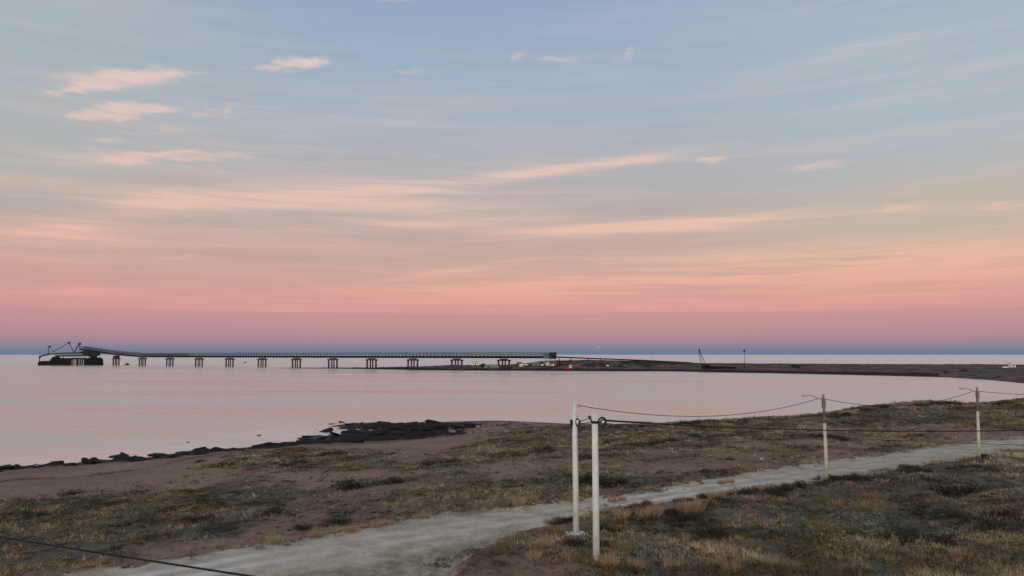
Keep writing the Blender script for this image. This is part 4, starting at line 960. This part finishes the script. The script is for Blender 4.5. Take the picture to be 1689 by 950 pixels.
plant(114, 816, 1.5, S_D, 'shrub', 'dark shrub poking above the scrub edge beside the beach at left', 'shrub', None, 1.0)
plant(1222, 818, 1.4, S_D, 'shrub', 'black shrub left of a golden tussock at the road edge', 'shrub')
plant(1236, 812, 1.4, T_G, 'grass_tussock', 'golden tussock between two dark shrubs at the road edge', 'grass tussock')
plant(1579, 866, .9, T_S, 'grass_tussock', 'bright straw yellow tuft in the dark scrub at the right', 'grass tussock')
plant(1625, 900, 1.0, T_S, 'grass_tussock', 'spiky straw tuft lowest at the right side', 'grass tussock')
plant(1472, 925, 1.1, T_S, 'grass_tussock', 'bright straw tuft near the bottom, left of a duller tuft', 'grass tussock')
for px, py, s in [(1079,852,1.7),(1025,862,1.7),(1060,856,1.5),(1278,808,1.2),(1269,930,1.3),(1307,936,1.3),(1180,933,1.2),(1207,943,1.4),(1027,912,1.5),(1006,938,1.5),(1541,866,.8),(1641,874,.8),(1509,922,.9),(1589,916,1.2),(1110,940,1.4),(1050,935,1.3),(900,905,1.4),(940,925,1.3),(918,882,1.2),(1170,905,1.1),(1420,845,1.2),(1450,838,1.2),(1470,845,1.1),(1380,838,1.1),(880,925,1.2),(1130,890,1.0)]:
    plant(px, py, s, T_G, *TG)
for px, py, s in [(1097,846,1.5),(1273,818,1.6),(1054,846,.8),(1043,853,.9),(1166,884,1.4),(1669,856,1.8),(1608,868,1.4),(1533,895,1.6),(1295,812,1.2),(1310,808,1.1),(1500,892,1.2),(1190,838,1.2),(1120,862,1.3),(1000,880,1.2),(1330,806,1.1),(1350,804,1.2),(1375,800,1.4),(1500,782,1.2),(1520,778,1.1),(1440,790,1.0),(1400,795,1.2),(1640,880,1.2),(960,900,1.2)]:
    plant(px, py, s, S_D, *SD, wide=1.25)
for px, py, s in [(579,876,1.3),(829,838,1.6),(856,836,1.6),(622,868,1.2),(452,896,1.2),(523,884,1.3),(640,864,1.1),(1204,795,1.2),(1190,797,1.0),(1010,826,1.2),(1026,824,1.0),(700,852,1.1),(880,830,1.1)]:
    plant(px, py, s, T_G, 'grass_tussock', 'golden tussock at the seaward edge of the gravel road', 'grass tussock', 'golden tussocks along the far road edge')
for px, py, s in [(278,845,1.4),(307,816,1.1),(331,763,1.1),(372,768,1.3),(330,862,1.3),(746,762,1.3),(900,742,1.3),(965,757,1.4),(990,800,1.6),(965,795,1.6),(1010,798,1.5),(985,790,1.4),(1200,760,.8),(1380,725,1.3),(1360,724,1.2),(1400,728,1.2),(1050,735,1.5),(1080,732,1.5),(1110,728,1.5),(1010,730,1.5),(1150,722,1.3),(1250,722,1.3),(1220,715,1.3),(700,766,1.1),(840,730,1.2),(870,716,1.2),(560,862,1.0),(508,868,1.0)]:
    plant(px, py, s, S_D, 'shrub', 'dark shrub scattered over the open ground beyond the gravel road', 'shrub', 'dark shrubs beyond the road', wide=1.35)
for px, py, s in [(1548,661,1.3),(1569,661,1.4),(1520,664,1.0),(1660,660,1.1),(1370,683,1.0),(1395,678,1.0),(1430,671,1.1),(1640,663,1.0),(1270,690,1.0),(1150,695,1.2),(1130,696,1.2),(1460,667,1.1)]:
    plant(px, py+6, s*1.5, S_D, 'shrub', 'small dark shrub on the skyline of the dune ridge', 'shrub', 'shrubs along the dune skyline', wide=1.3)

# ------------------------------------------------------------------ ordinal labels where a row can be counted from the left
WORDS = ['leftmost','second','third','fourth','fifth','sixth','seventh','eighth','ninth','tenth','eleventh','twelfth','thirteenth','fourteenth','fifteenth','sixteenth','seventeenth','eighteenth','nineteenth']
for grp, txt in (('thin poles along the headland crest', 'thin faint pole on the headland crest'), ('shrubs along the dune skyline', 'small dark shrub on the dune skyline'),
                 ('dark rocks on the dune crest', 'dark rock on the dune crest right of the concrete poles'), ('scrap heaps on the headland', 'low dark or rusty scrap heap on the far headland')):
    L_ = sorted([o for o in C.objects if o.get('group') == grp], key=lambda o: (o.matrix_basis.translation.x if o.type == 'EMPTY' or o.location.length > 1 else o.data.vertices[0].co.x)/(o.location.y if o.location.length > 1 else o.data.vertices[0].co.y))
    for i, o in enumerate(L_[:19]): o['label'] = txt + (', leftmost of its row' if i == 0 else ', %s from the left' % WORDS[i])
